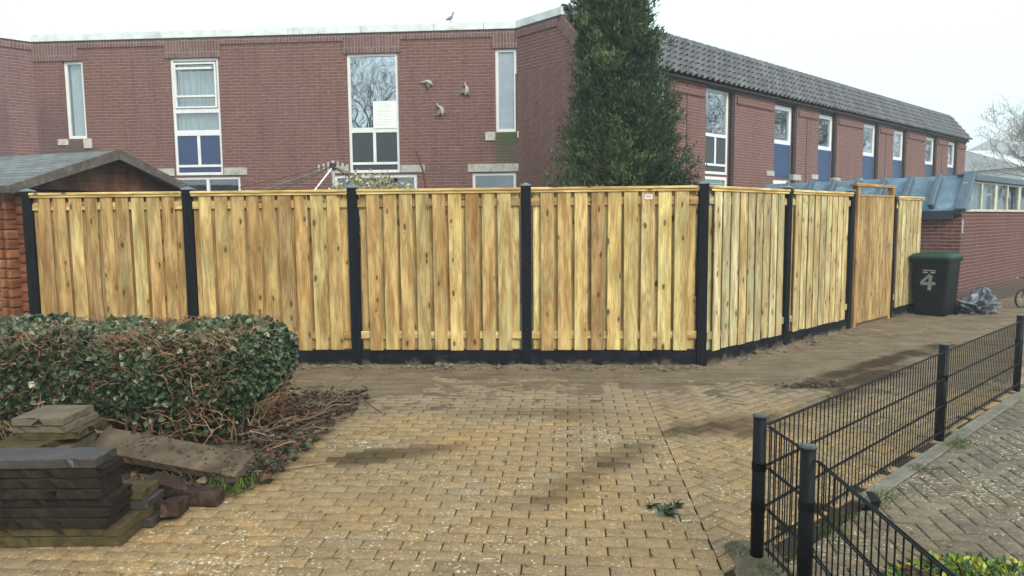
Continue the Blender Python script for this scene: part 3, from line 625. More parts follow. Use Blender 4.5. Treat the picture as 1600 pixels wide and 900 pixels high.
for (a, b_, z0, z1) in [(-5.95, -5.47, 2.62, 2.77), (-7.42, -6.99, 2.62, 2.77), (-2.33, -1.84, 2.625, 2.77), (-3.75, -3.38, 2.625, 2.77), (-.98, .02, 2.615, 2.77)]: s.box(a, b_, -.018, .06, z0, z1, bev=.004)
s.each('lintel', M_stone, mb_)
s = MB()
for (a, b_, z0, z1) in [(-.63, -.43, 3.22, 3.39), (-.005, .06, 3.27, 3.39), (-9.42, -9.20, 3.27, 3.395), (-8.87, -8.70, 3.2, 3.395)]: s.box(a, b_, -.03, .06, z0, z1, bev=.005)
s.each('sill_block', M_sill, mb_)
# gable wall (own wall of the same building)
gw = thing('gable_house', 'brick gable end wall with a sloping tiled edge behind the conifer', 'building', (.13, 14.0, 0), -47.67)
w = MB(); w.prism([(0, 0), (1.857, 0), (1.857, 4.64), (1.22, 5.33), (0, 5.33)], 0, .12); w.build('wall', M_brick, gw)
b = MB().box(.03, 1.12, -.022, .0, 5.17, 5.33); b.build('soldier_course', M_soldier, gw)
MB().box(.0, 1.24, -.05, .2, 5.335, 5.478, bev=.005).build('coping', M_coping, gw)
ra = MB(); L_ = math.hypot(.64, .69); ang = math.atan2(-.69, .64)
M = Matrix.Translation((1.22, 0, 5.33)) @ Matrix.Rotation(-ang, 4, 'Y'); 
ra.box(0, L_, -.02, .0, -.20, -.005, M=M); ra.build('verge_course', M_soldier, gw)
# --- left wing
lw = thing('brick_wing', 'brick wing with pale coping at the left edge, angled towards the street', 'building', (.13-9.85*math.cos(R(4)), 14+9.85*math.sin(R(4)), 0), rot)
w = MB(); wallgrid(w, -6, 0, 0, 5.2, [], 0); w.quad([(-6, 0, 0), (-6, 0, 5.3), (-6, 6, 5.3), (-6, 6, 0)]); w.quad([(-6, 6, 0), (-6, 6, 5.3), (0, 6, 5.3), (0, 6, 0)]); w.build('wall', brickmat('brick_wing_wall', (.16, .08, .08), (.21, .105, .10), (.27, .22, .22), [(-1.5, 3.4, 1.0, 1.2, (.11, .09, .10), .7)]), lw)  # wing brick, darker over one broad patch
soldier(lw, [(-6, -.02, 5.18, 5.33)]); c = MB()
for k in range(4): c.box(-6+k*1.5+.004, -6+(k+1)*1.5-.004, -.055, .2, 5.332, 5.475, bev=.005)
c.each('coping', M_coping, lw); MB().quad([(-6, .2, 5.4), (0, .2, 5.4), (0, 6, 5.4), (-6, 6, 5.4)]).build('flat_roof', M_flat, lw)
# --- row of terraced houses
Pg = (1.38028443, 12.62696037)
def tileroof(par, x0, x1, hip=False):
    """wavy tiles between eave (y=-.14,z=4.50) and ridge (y=.6,z=5.47)"""
    rows = 6; e0 = np.array([-.16, 4.50]); e1 = np.array([.60, 5.46]); cw = .205; n = int(round((x1-x0)/cw)); S_ = 8
    u = np.linspace(x0, x1, n*S_+1); ph = (u-x0)/((x1-x0)/n)
    prof = .055*np.power(.5+.5*np.cos(2*np.pi*ph), 1.5)
    nrm = np.array([-(e1-e0)[1], (e1-e0)[0]]); nrm = nrm/np.linalg.norm(nrm)
    V = []; F = []; Rn = []; base = 0
    for r in range(rows):
        a = e0+(e1-e0)*(r-.0)/rows; c = e0+(e1-e0)*(r+1.12)/rows
        pr = []
        for (p, lift) in ((a, .012), (a, .058), (c, .004)):
            for i in range(len(u)):
                k = prof[i]+lift if lift != .058 else prof[i]*1.35+.030
                q = p+nrm*k; V.append((u[i], q[0], q[1]))
        m_ = len(u)
        for s_ in (1,):
            for i in range(m_-1): F.append((base+s_*m_+i, base+s_*m_+i+1, base+(s_+1)*m_+i+1, base+(s_+1)*m_+i)); Rn.append(((i//S_)*.618+r*.37) % 1)
        base += 3*m_
    o = fastmesh('roof', np.array(V), np.array(F), np.array(Rn), M_tile, par)
    # ridge caps
    rb = MB(); k = x0
    while k < x1-.05:
        rb.tube([(k, .63, 5.475+random.uniform(-.004, .004)), (min(k+.30, x1), .63, 5.485)], [.062, .072], 8); k += .29
    rb.each('ridge_tile', M_tile, o)
    MB().box(x0, x1, .62, 8, 5.36, 5.42).box(x0, x1, -.12, .05, 4.45, 4.495).build('roof_deck', M_dark, o)
    return o
spans = [(0.0, 3.02), (3.02, 8.37), (8.37, 13.62), (13.62, 18.82), (18.82, 21.5)]
wins = [(1.38, 2.32, 0), (3.76, 4.72, 1), (6.72, 7.66, 2), (9.08, 10.0, 2), (11.97, 12.93, 2), (14.28, 15.22, 2), (17.18, 18.14, 2), (19.52, 20.42, 2)]
labs = ['first terraced house of the tiled row, half hidden behind the conifer', 'terraced brick house right of the conifer with a tall dark panelled window',
        'third terraced brick house of the row, with two blue panel windows', 'fourth terraced brick house of the row, seen above the blue garage roof', 'far end terraced brick house where the tiled roof slopes down at its hipped end']
gp = 0
for hi, (x0, x1) in enumerate(spans):
    h = thing('terraced_house', labs[hi], 'house', (Pg[0], Pg[1], 0), rot, 'terraced houses in the row with the dark tiled roof')
    hw = [q for q in wins if x0 < q[0] < x1]
    w = MB(); hol = []
    for (a, b_, k) in hw:
        hol += [(a, b_, 2.62 if k < 2 else 3.46, 4.42), (a, b_, .9, 2.56)] if k < 2 else [(a, b_, 2.64, 4.40), (a-.35, b_+.25, .9, 2.58)]
    wallgrid(w, x0, x1, 0, 4.5, hol, .10, .12)
    w.quad([(x0, .1, 0), (x0, 8, 0), (x0, 8, 4.5), (x0, .1, 4.5)]) if hi == 0 else None
    if hi == 4: w.quad([(x1, .1, 0), (x1, .1, 4.5), (x1, 8, 4.5), (x1, 8, 0)])
    MB().quad([(x0, 8, 0), (x0, 8, 5.3), (x1, 8, 5.3), (x1, 8, 0)]).build('back_wall', M_brick, h)
    w.build('wall', M_brick, h)
    # projecting piers between the window bays
    ed = [x0]+[v for (a, b_, k) in hw for v in (a-.05, b_+.14)]+[x1]
    p = MB(); bd = MB()
    for a, c in zip(ed[0::2], ed[1::2]):
        if c-a < .15: continue
        for q in ([(a, c)]):
            P0_, P1_ = q; p.box(P0_, P1_, 0, .099, 0, 4.47)
            lo = P0_ + (.07 if P0_ != x0 else -.0); hi_ = P1_-(.07 if P1_ != x1 else 0)
            bd.box(lo, hi_, -.03, -.0005, 4.19, 4.33)
            bd.box(lo, hi_, -.018, -.0005, 4.40, 4.46)
    p.each('pier', M_brick, h); bd.each('projecting_course', M_brick, h)
    if hi < 4: MB().box(x1-.03, x1+.0, -.006, .0, 0, 4.44).build('movement_joint', M_dark, h)
    for (a, b_, k) in hw:
        MB().box(b_+.075, b_+.135, .02, .09, 0, 4.45, bev=.01).build('recess_shade', M_dark, h)  # dark strip standing in for the shaded reveal beside the window
        if k == 2:
            zb = 3.46; o = window(h, a, b_, zb, 4.38, .085, fw=.10, cells=[(a+.1, b_-.1, zb+.1, 4.28, 'glass')])
            MB().box(a, b_, .09, .12, 2.64, zb-.002, bev=.003).build('panel', M_blue, o)
            MB().box(a-.4, a-.03, -.02, .0, 2.66, 2.78, bev=.003).box(b_+.0, b_+.42, -.02, .099, 2.60, 2.74, bev=.003).each('lintel', M_stone, h)
            window(h, a-.35, b_+.25, .9, 2.58, .085, fw=.08, cells=[(a-.27, b_+.17, .98, 2.2, 'glasslo')])
            MB().box(a-.28, b_+.18, .08, .11, 2.22, 2.5).build('blind', M_blind, h)
        else:
            o = window(h, a, b_, 2.62, 4.42, .085, bars_z=((3.42, .07), (2.80, .05)), bars_x=(((a+b_)/2-.03, .06, 2.85, 3.42),), fw=.06, cells=[(a+.06, b_-.06, 3.49, 4.36, 'glass'), (a+.06, (a+b_)/2-.03, 2.85, 3.42, 'dark'), ((a+b_)/2+.03, b_-.06, 2.85, 3.42, 'dark'), (a+.06, b_-.06, 2.66, 2.80, 'dark')])
            o = window(h, a, b_, .9, 2.57, .085, fw=.07, cells=[(a+.07, b_-.07, .97, 2.5, 'glasslo')])
            bl_ = MB()
            for q in range(30): bl_.box(a+.08, b_-.08, .125, .15, 2.46-q*.05, 2.49-q*.05)
            bl_.build('blind', M_blind, o)
    MB().box(x0, x1, .03, .14, 4.47, 4.5).build('fascia', M_dark, h)
    tileroof(h, x0, x1)
    if hi == 4:   # hipped end
        hb_ = MB(); n = 5
        hb_.raw([(x1, -.14, 4.55), (x1+.45, .3, 4.45), (x1+.45, 8, 4.45), (x1, 8, 5.46), (x1-.02, .6, 5.46)], [(0, 1, 4), (1, 2, 3, 4)]); hb_.build('hip_roof', M_tile, h)
        MB().box(x1, x1+.3, .1, .35, 0, 4.45).build('corner_pier', M_brick, h)

# ------------------------------------------------------------------ garage with blue roof
ga = thing('brick_garage', 'low red brick garage with a blue sloping roof edge and a strip of cream windows', 'garage', (7.6626, 12.0322, 0), rot)
w = MB(); GL, GD = 12., 6.2
w.quad([(0, 0, 0), (GL, 0, 0), (GL, 0, 1.73), (0, 0, 1.73)], [(0, 0), (GL, 0), (GL, 1.73), (0, 1.73)])
w.quad([(GL, 0, 0), (GL, GD, 0), (GL, GD, 2.3), (GL, 0, 2.3)]); w.quad([(GL, GD, 0), (0, GD, 0), (0, GD, 2.3), (GL, GD, 2.3)])
w.build('wall', M_gbrick, ga)
w = MB(); w.quad([(0, GD, 0), (0, 0, 0), (0, 0, 1.76), (0, GD, 1.76)], [(GD, 0), (0, 0), (0, 1.76), (GD, 1.76)]); w.build('end_wall', M_gbrick_end, ga)
EY = 3.75
sl_ = MB(); sl_.raw([(-.10, -.03, 1.76), (-.10, EY, 1.76), (.36, EY, 2.37), (.36, -.03, 2.37), (.36, EY+.3, 2.37)], [(1, 0, 3, 2)]); 
sl_.raw([(-.10, EY, 1.76), (.2, EY+.5, 1.76), (.36, EY, 2.37)], [(0, 2, 1)]); sl_.raw([(.36, -.03, 2.37), (.36, EY, 2.37), (GL, GD, 2.36), (GL, -.03, 2.36)], [(3, 2, 1, 0)])
sl_.quad([(-.10, -.03, 1.76), (.36, -.03, 2.37), (.36, -.03, 1.76)])
sl_.build('roof', M_bluer, ga)
bt_ = MB(); ang = math.atan2(.61, .46); L_ = math.hypot(.61, .46)
for k in range(8):
    yb = .40+(k-1)*.46 if k else -.09; 
    if yb > EY: continue
    M = Matrix.Translation((-.10, yb, 1.76)) @ Matrix.Rotation(-ang, 4, 'Y')
    if k == 0: bt_.box(-.02, L_+.03, 0, .17, -.02, .07, bev=.01, M=M)
    else: bt_.box(.04, L_-.04, 0, .09, -.02, .12, bev=.012, M=M)
bt_.each('batten', M_bluetrim, ga)
MB().box(-.13, .02, .10, EY, 1.60, 1.755, bev=.008).box(-.12, .02, -.02, .0985, 1.69, 1.757, bev=.006).each('gutter', M_navytrim, ga)
MB().box(.42, GL+.1, -.08, .1, 2.275, 2.385, bev=.008).build('fascia', M_bluetrim, ga)
MB().box(.3, .5, -.03, .2, 2.36, 2.40, bev=.008).build('roof_corner', M_bluetrim, ga)
fr_ = MB(); fr_.box(.0, GL, -.03, .05, 1.735, 1.78, bev=.004).box(.2, GL, -.02, .05, 2.235, 2.272, bev=.004)
xs_ = []; xx = .16; k = 0
while xx < GL:
    wv_ = .15 if k % 2 == 0 and k else .06; fr_.box(xx, xx+wv_, -.022, .05, 1.781, 2.234, bev=.004); xs_.append((xx, xx+wv_)); xx += .86; k += 1
wf = fr_.build('window', M_cream, ga)
for (a, b_), (c_, d_) in zip(xs_[:-1], xs_[1:]): MB().box(b_, c_, .0, .008, 1.781, 2.234).build('pane', M_glass_lo, wf)
cu = MB(); vs = []; n = 500
for i in range(n+1): xx = .25+(GL-.4)*i/n; yo = .12+.02*math.sin(xx*70+2*math.sin(xx*8)); vs += [(xx, yo, 1.78), (xx, yo, 2.22)]
cu.raw(vs, [(2*i, 2*i+2, 2*i+3, 2*i+1) for i in range(n) if (i//24) % 5 not in (3,)]); cu.build('curtain', plain('pale_blue_curtain', (.40, .46, .50), .9, .1, .3, 6), wf, True)
np_ = MB().box(.035, .075, -.012, .0, 1.37, 1.60, bev=.002).build('number_plate', plain('plate_white', (.62, .62, .60), .5), ga)
t = MB()
for k in range(4): t.box(.045, .065, -.0135, -.012, 1.40+k*.05, 1.43+k*.05)
t.build('marks', plain('plate_marks', (.12, .12, .12), .6), np_)

# ------------------------------------------------------------------ wheelie bin
bn = thing('wheelie_bin', 'black wheelie bin with green lid and a painted white 4 in front of the garage', 'bin', (7.155, 11.84, 0), -47.7)
def ringprism(mb, rings):
    n = len(rings[0]); vs = [p for r_ in rings for p in r_]; fs = [tuple(range(n))[::-1], tuple((len(rings)-1)*n+k for k in range(n))]
    for i in range(len(rings)-1):
        for k in range(n): fs.append((i*n+k, i*n+(k+1) % n, (i+1)*n+(k+1) % n, (i+1)*n+k))
    mb.raw(vs, fs, None, .5)
def rrect(w, d, z, rad=.05, y0=0):
    out = []
    for (sx, sy, a0) in ((1, -1, -90), (1, 1, 0), (-1, 1, 90), (-1, -1, 180)):
        for k in range(5): a = R(a0+k*22.5); out.append((sx*(w-rad)+rad*math.cos(a), y0+sy*(d-rad)+rad*math.sin(a), z))
    return out
b = MB(); ringprism(b, [rrect(.225, .26, .03, .05, .02), rrect(.235, .27, .10, .05, .01), rrect(.275, .335, .86, .05), rrect(.275, .335, .90), rrect(.305, .36, .905), rrect(.305, .36, .96)])
M_bin = plain('bin_plastic', (.007, .009, .011), .55, .12, .2, 20); M_lid = plain('green_lid', (.016, .052, .030), .5, .25, .15, 8)
b.build('body', M_bin, bn)
b = MB(); ringprism(b, [rrect(.318, .375, .965, .06), rrect(.318, .375, 1.0, .06), rrect(.27, .33, 1.045, .08), rrect(.18, .2, 1.06, .08)]); b.build('lid', M_lid, bn, False)
MB().tube([(-.26, .42, .98), (.26, .42, .98)], .018, 10).tube([(-.26, .36, .98), (-.26, .42, .98)], .016, 8).tube([(.26, .36, .98), (.26, .42, .98)], .016, 8).build('handle', M_bin, bn)
for s_ in (-1, 1): MB().tube([(s_*.24, .27, .10), (s_*.29, .27, .10)], .10, 20).build('wheel', M_metal, bn)
nb = MB(); yb = lambda z: -.335+(.86-z)*(.335-.27)/(.86-.1)-.004-.01*0
def stroke(mb, a, b, w):
    (x0, z0), (x1, z1) = a, b; dx, dz = x1-x0, z1-z0; L = math.hypot(dx, dz); nx, nz = -dz/L*w/2, dx/L*w/2
    P = [(x0+nx, z0+nz), (x1+nx, z1+nz), (x1-nx, z1-nz), (x0-nx, z0-nz)]
    mb.raw([(p[0], yb(p[1])-.004, p[1]) for p in P]+[(p[0], yb(p[1])+.002, p[1]) for p in P], [(3, 2, 1, 0), (4, 5, 6, 7), (0, 1, 5, 4), (1, 2, 6, 5), (2, 3, 7, 6), (3, 0, 4, 7)])
stroke(nb, (.01, .70), (-.13, .555), .04); stroke(nb, (-.135, .545), (.09, .555), .05); stroke(nb, (.02, .69), (.00, .44), .052)
nb.build('number_four', plain('brushed_white_paint', (.27, .28, .25), .8, .2, .25, 40), bn)
lg = MB(); stroke(lg, (-.10, .775), (.09, .765), .012)
for sx in (-1, 1):
    pts = [(-.0, 0), (.03, .014), (.065, .012), (.09, 0), (.06, -.010), (.025, -.008)]; P = [(sx*(p[0]+.012)-.005, .735+p[1]) for p in pts]
    P = P if sx > 0 else P[::-1]
    lg.raw([(p[0], yb(p[1])-.004, p[1]) for p in P], [tuple(range(6))[::-1]])
lg.build('emblem', plain('emblem_white', (.45, .46, .46), .6), bn)
# grey rubbish bag beside the bin
import bmesh
def blob(name, fn, mat, parent=None, sub=4, smooth=True):
    bm = bmesh.new(); bmesh.ops.create_icosphere(bm, subdivisions=sub, radius=1)
    for v in bm.verts: v.co = fn(v.co.copy())
    me = bpy.data.meshes.new(name); bm.to_mesh(me); bm.free(); return link(me, name, mat, parent, smooth)
def bagf(co):
    a = math.atan2(co.y, co.x); z = co.z; from math import sin, cos
    cr = .07*sin(a*7+z*9)+.05*sin(a*13-z*14)+.05*sin(z*17+a*3)+.05*abs(sin(a*5+z*4+1))
    x, y = co.x*(.30+cr), co.y*(.21+cr); zz = max(z, -.72)*.19+.13
    if z > .35: k = (z-.35)/.65; x = x*(1-.6*k)+.12*k; zz += .16*k*k
    return Vector((x, y, zz+.25*max(0, cr)*(z > -.3)))
M_bag = plain('grey_plastic', (.15, .165, .195), .28, .6, .3, 18, .012)
bg_ = blob('rubbish_bag', bagf, M_bag, None, 6, True); bg_.location = (7.97, 11.93, 0); bg_.scale = (.8, .8, .9); bg_.rotation_euler = (0, 0, R(20)); tag(bg_, 'crumpled grey plastic bag lying on the ground right of the bin', 'bag')

# ------------------------------------------------------------------ metal mesh fence
mf = thing('metal_fence', 'low black metal rod fence on round posts around the right hand paving', 'fence')
PA, PB, PC, PD = (1.17, 3.26), (1.205, 2.80), (3.16, 5.09), (4.78, 6.56)
PE = (1.13, .55)
def mpost(p, hh=.715):
    o = MB().tube([(*p, -.1), (*p, hh)], .031, 18).build('post', M_metal, mf, True)
    MB().tube([(*p, hh), (*p, hh+.008), (*p, hh+.014)], [.035, .035, .022], 18).build('post_cap', M_metalcap, o)
    return o
for p in (PA, PB, PC, PD): mpost(p)
def mpanel(a, b, off, clips=True, g0=.035):
    a = Vector((*a, 0)); b = Vector((*b, 0)); d = (b-a).normalized(); n = Vector((-d.y, d.x, 0))*off; a2 = a+d*g0+n; b2 = b-d*g0+n; L = (b2-a2).length
    m_ = MB(); nn = Vector((-d.y, d.x, 0))*.0055
    for z in (.08, .275, .475, .675):
        for s_ in (-1, 1): m_.tube([a2+nn*s_+Vector((0, 0, z)), b2+nn*s_+Vector((0, 0, z))], .0038, 6, r=.5)
    k = .025
    while k < L: p = a2+d*k; m_.tube([p+Vector((0, 0, .05)), p+Vector((0, 0, .70 if False else .678))], .0031, 6, r=.5, cap=False); k += .05
    o = m_.build('mesh_panel', M_metal, mf)
    if clips:
        c = MB()
        for q in (a, b):
            for z in (.275, .475): c.tube([q+n*.2+Vector((0, 0, z)), q+n*1.25+Vector((0, 0, z))], .011, 8); c.tube([(q.x, q.y, z-.02), (q.x, q.y, z+.02)], .0335, 16)
        c.each('clamp', M_metal, o)
mpanel(PA, PC, -.02); mpanel(PC, PD, -.02); mpanel(PA, PB, .03); mpanel(PB, PE, .022, False)
mpost(PE)

# ------------------------------------------------------------------ log shed
sh = thing('log_shed', 'orange brown log shed with shingle roof behind the left end of the fence', 'shed', (-6.02, 8.62, 0), -20)
def logwall(mb, L, axis, x0=0., y0=0.):
    z = .0; k = 0
    while z < (2.1 if axis == 'x' else 1.9):
        h = .118
        if axis == 'x': mb.box(-L, .16, -.03, .035, z+.003, z+h-.003, bev=.016, vert=False)
        else: mb.box(-.03, .035, -.16, L, z+.003+h/2, z+h-.003+h/2, bev=.016, vert=False)
        z += h
b = MB(); logwall(b, 3.2, 'x'); logwall(b, 2.5, 'y')
z = 0
while z < 1.85: 
    b.box(-.165, -.10, -.16, -.031, z+.062, z+.172, bev=.018); z += .118
b.box(-3.2, -3.14, 0, 2.5, 0, 2.2); b.box(-3.2, 0, 2.46, 2.5, 0, 2.2)
b.build('log_wall', M_log, sh)
RZ, EZ, RY = 2.62, 2.16, 1.25
g2 = MB(); z = 2.1
while z < RZ-.04:
    k = max(0., (RZ-z-.02)/(RZ-EZ)*RY-.02); k2 = max(.02, (RZ-z-.15)/(RZ-EZ)*RY-.02)
    g2.raw([(.03, RY-k, z), (.03, RY+k, z), (.035, RY+k2, z+.125), (.035, RY-k2, z+.125), (-.02, RY-k, z), (-.02, RY+k, z), (-.02, RY+k2, z+.125), (-.02, RY-k2, z+.125)], [(0, 1, 2, 3), (7, 6, 5, 4), (0, 4, 5, 1), (3, 2, 6, 7)]); z += .13
g2.build('gable_boards', M_shedwood, sh)
r2 = MB(); ov = .30
for s_ in (-1, 1):
    ye = RY+s_*(RY+ov*.8); ze = EZ-.08; L_ = math.hypot(ye-RY, RZ-ze)
    P = [(-3.5, ye, ze), (.28, ye, ze), (.28, RY, RZ), (-3.5, RY, RZ)]; T = [(p[0], p[1], p[2]+.035) for p in P]
    uv = [(-3.5, 0), (.28, 0), (.28, L_), (-3.5, L_)]
    if s_ < 0: r2.raw(T, [(0, 1, 2, 3)], [uv]); 
    else: r2.raw(T, [(3, 2, 1, 0)], [uv[::-1]])
    r2.raw(P, [(3, 2, 1, 0) if s_ < 0 else (0, 1, 2, 3)], [uv])
r2.build('roof', M_shingle, sh)
fb = MB()
for s_ in (-1, 1):
    ye = RY+s_*(RY+ov*.8); ze = EZ-.08
    fb.raw([(.30, ye, ze-.06), (.30, RY, RZ-.09), (.30, RY, RZ+.045), (.30, ye, ze+.045), (.275, ye, ze-.06), (.275, RY, RZ-.09), (.275, RY, RZ+.045), (.275, ye, ze+.045)], [(0, 1, 2, 3), (7, 6, 5, 4), (0, 4, 5, 1), (3, 2, 6, 7), (0, 3, 7, 4)])
fb.box(-3.5, .275, -ov*.8-.02, -ov*.8+.002, EZ-.13, EZ-.045); recalc(fb.build('fascia', M_fascia, sh))

# ------------------------------------------------------------------ plants
def branches(mb, p, d, L, rad, depth, spread=.5, up=.15, ns=4, kids=(3, 5), rg=random, minr=.0025, shr=.66):
    pts = [Vector(p)]; dd = Vector(d).normalized(); rs = [rad]
    for i in range(ns):
        dd = (dd+Vector((rg.gauss(0, .16), rg.gauss(0, .16), rg.gauss(0, .12)+up*.3))).normalized(); pts.append(pts[-1]+dd*L/ns); rs.append(max(minr, rad*(1-.55*(i+1)/ns)))
    mb.tube(pts, rs, 6 if rad > .03 else (4 if rad > .012 else 3), cap=False)
    if depth <= 0: return
    for k in range(rg.randint(*kids)):
        f_ = rg.uniform(.35, 1.); i = min(ns-1, int(f_*ns)); q = pts[i].lerp(pts[i+1], f_*ns-i) if i < ns else pts[-1]
        ax = Vector((rg.gauss(0, 1), rg.gauss(0, 1), rg.gauss(0, .6))).normalized(); nd = (dd*(1-spread)+ax*spread+Vector((0, 0, up))).normalized()
        branches(mb, q, nd, L*rg.uniform(.55, .8), max(minr, rs[i]*shr), depth-1, spread, up, ns, kids, rg, minr, shr)
def baretree(loc, H, label, group=None, seed=1, depth=5, r=.2, lean=0., mat=None):
    mat = mat or M_bark
    rg = random.Random(seed); t = thing('bare_tree', label, 'tree', loc, 0, group)
    tr = MB(); tr.tube([(0, 0, -.1), (.05, 0, H*.12), (.05+lean, .03, H*.28)], [r*1.25, r, r*.85], 10); tr.build('trunk', mat, t, True)
    cr = MB()
    for k in range(6): a = k*1.05+rg.random(); branches(cr, (.05+lean, .03, H*(.2+.08*rg.random())), (math.cos(a)*.8, math.sin(a)*.8, 1.1), H*.33, r*.5, depth, .55, .18, 4, (3, 4), rg, .006, .62)
    cr.build('crown', mat, t); return t
baretree((23.6, 30.5, 0), 8.0, 'bare grey tree at the right edge beyond the blue garage roof', 'bare trees around the houses', 3, 5, .16, mat=M_barkhaze)
baretree((-10.5, -9, 0), 13, 'big bare street tree standing behind the photographer, mirrored in the tall facade window', 'bare trees around the houses', 5, 4, .2)
baretree((27.5, 21.5, 0), 10.5, 'bare tree right of the houses, mirrored in the small row windows', 'bare trees around the houses', 8, 5, .25)
baretree((33, 27.5, 0), 10, 'second bare tree further right of the row, mirrored in its far windows', 'bare trees around the houses', 11, 5, .25)

# ivy hedge
hd = thing('ivy_hedge', 'clipped ivy hedge with dark glossy leaves and tangled bare stems on the left', 'hedge', (-3.6, 5.45, 0))
HX0, HX1, HY0, HY1, HZ = -2.2, 1.70, -.55, .55, .825
def hedge_pts(n, rg):
    f_ = rg.random(n); P = np.zeros((n, 3)); N = np.zeros((n, 3))
    u = rg.random(n); v = rg.random(n)
    a = f_ < .42; P[a] = np.stack([HX0+(HX1-HX0)*u[a], HY0+0*v[a], .10+v[a]*(HZ-.10)], 1); N[a] = (0, -1, .15)
    b = (f_ >= .42) & (f_ < .80); P[b] = np.stack([HX0+(HX1-HX0)*u[b], HY0+(HY1-HY0)*v[b], HZ+0*u[b]], 1); N[b] = (0, -.2, 1)
    c = (f_ >= .80) & (f_ < .93); P[c] = np.stack([HX1+0*u[c], HY0+(HY1-HY0)*u[c], .08+v[c]*(HZ-.08)], 1); N[c] = (1, -.1, .1)
    d = f_ >= .93; P[d] = np.stack([HX0+(HX1-HX0)*u[d], HY1+0*v[d], .1+v[d]*(HZ-.1)], 1); N[d] = (0, 1, .1)
    # rounded edges
    cx = np.clip(P[:, 0], HX0+.12, HX1-.12); cy = np.clip(P[:, 1], HY0+.12, HY1-.12); cz = np.clip(P[:, 2], 0, HZ-.12); C0 = np.stack([cx, cy, cz], 1); dv = P-C0; l = np.linalg.norm(dv, axis=1)
    P = C0+dv/np.maximum(l, 1e-6)[:, None]*.12
    bumpn = fbm(P[:, 0]*2.6+P[:, 2]*2.1, P[:, 1]*2.6+P[:, 2]*1.3, 17)-.5
    dep = np.abs(rg.normal(0, .035, n)); Nn = unit(dv/np.maximum(l, 1e-6)[:, None]+N*.3)
    P = P+Nn*(bumpn*.13-dep+.02)[:, None]; lowf = np.clip((.45-P[:, 2])/.45, 0, 1); P[:, 0] -= .22*lowf*(P[:, 0] > HX1-.4); P[:, 1] += .10*lowf*(P[:, 1] < 0)
    P[:, 2] -= .10*np.clip((P[:, 0]-(HX1-.35))/.35, 0, 1)**2*(P[:, 2] > .5)
    return P, Nn
P, Nn = hedge_pts(34000, RG)
thin = fbm(P[:, 0]*1.9+2, P[:, 2]*3.2+P[:, 1], 51); low = P[:, 2] < .36
isfront = (Nn[:, 1] < -.5)
keep = (~(isfront & low & (RG.random(len(P)) < .78))) & (RG.random(len(P)) < np.clip((.72-thin)*4.2, .25, 1))
P, Nn = P[keep], Nn[keep]
Dn = unit(Nn*.55+RG.normal(0, .6, P.shape)+np.array([0, 0, -.25]))
Vv, Ff = leaves(P, Dn, RG.uniform(.026, .062, len(P)), .9)
rn = np.clip(RG.normal(.42, .22, len(P))+np.clip((P[:, 2]-.55)/.3, 0, 1)*.22, 0, 1); fastmesh('foliage', Vv, Ff, np.repeat(rn, 2), M_ivy, hd)  # higher leaves shifted paler, sky gloss put into their colour
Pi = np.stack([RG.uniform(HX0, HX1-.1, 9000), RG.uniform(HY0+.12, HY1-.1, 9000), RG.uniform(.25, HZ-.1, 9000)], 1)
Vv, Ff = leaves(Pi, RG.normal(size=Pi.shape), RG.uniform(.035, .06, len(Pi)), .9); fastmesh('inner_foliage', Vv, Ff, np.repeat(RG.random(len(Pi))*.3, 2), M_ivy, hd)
tw = MB(); rg = random.Random(4)
def wander(mb, p, d, n, step, rad, wob, yb_, keepy=True):
    pts = [Vector(p)]; dd = Vector(d).normalized()
    for i in range(n):
        dd = (dd+Vector((rg.gauss(0, wob), rg.gauss(0, wob*.5), rg.gauss(0, wob)))).normalized(); q = pts[-1]+dd*step
        if keepy: q.y += (yb_-q.y)*.35
        pts.append(q)
    mb.tube(pts, [rad*(1-.6*i/n) for i in range(n+1)], 5, cap=False)
for k in range(1050):   # stems on the front face
    z = rg.choice([rg.uniform(.5, .84), rg.uniform(.55, .84), rg.uniform(.08, .5)]); x = rg.uniform(HX0, HX1-.1)
    wander(tw, (x, HY0-.01, z), (rg.choice([-1, 1]), 0, rg.uniform(-.5, .7)), rg.randint(3, 8), .034, rg.uniform(.0015, .0046), .5, HY0-rg.uniform(-.01, .06))
for k in range(900):   # on the top face
    x = rg.uniform(HX0, HX1-.1); y = rg.uniform(HY0, HY1); pts = [Vector((x, y, HZ+.0))]; a = rg.uniform(0, 6.3)
    for i in range(rg.randint(4, 9)): a += rg.gauss(0, .5); q = pts[-1]+Vector((math.cos(a)*.035, math.sin(a)*.03, 0)); q.z = HZ+rg.uniform(.0, .055); pts.append(q)
    tw.tube(pts, [rg.uniform(.0015, .0038)*(1-.5*i/len(pts)) for i in range(len(pts))], 4, cap=False)
for k in range(22): wander(tw, (rg.uniform(HX0, HX1-.3), HY0-.02, rg.uniform(.3, .75)), (rg.choice([-1, 1]), 0, rg.uniform(-.4, .6)), 9, .05, rg.uniform(.005, .009), .35, HY0-.03)
for k in range(110):   # trunks from the soil
    x = rg.uniform(HX0, HX1-.05); y = rg.uniform(HY0+.02, HY1-.1) if k % 2 else HY0+rg.uniform(.02, .12); wander(tw, (x, y, .02), (rg.uniform(-.5, .5), 0, 1), 10, .07, rg.uniform(.005, .013), .22, y)
for k in range(60):
    y = rg.uniform(HY0+.1, HY1-.1); wander(tw, (HX1-.04, y, rg.uniform(.05, .3)), (rg.uniform(0, .5), rg.uniform(-.6, .6), .6), 8, .045, rg.uniform(.002, .005), .4, y)
tw.build('stems', M_stem, hd)

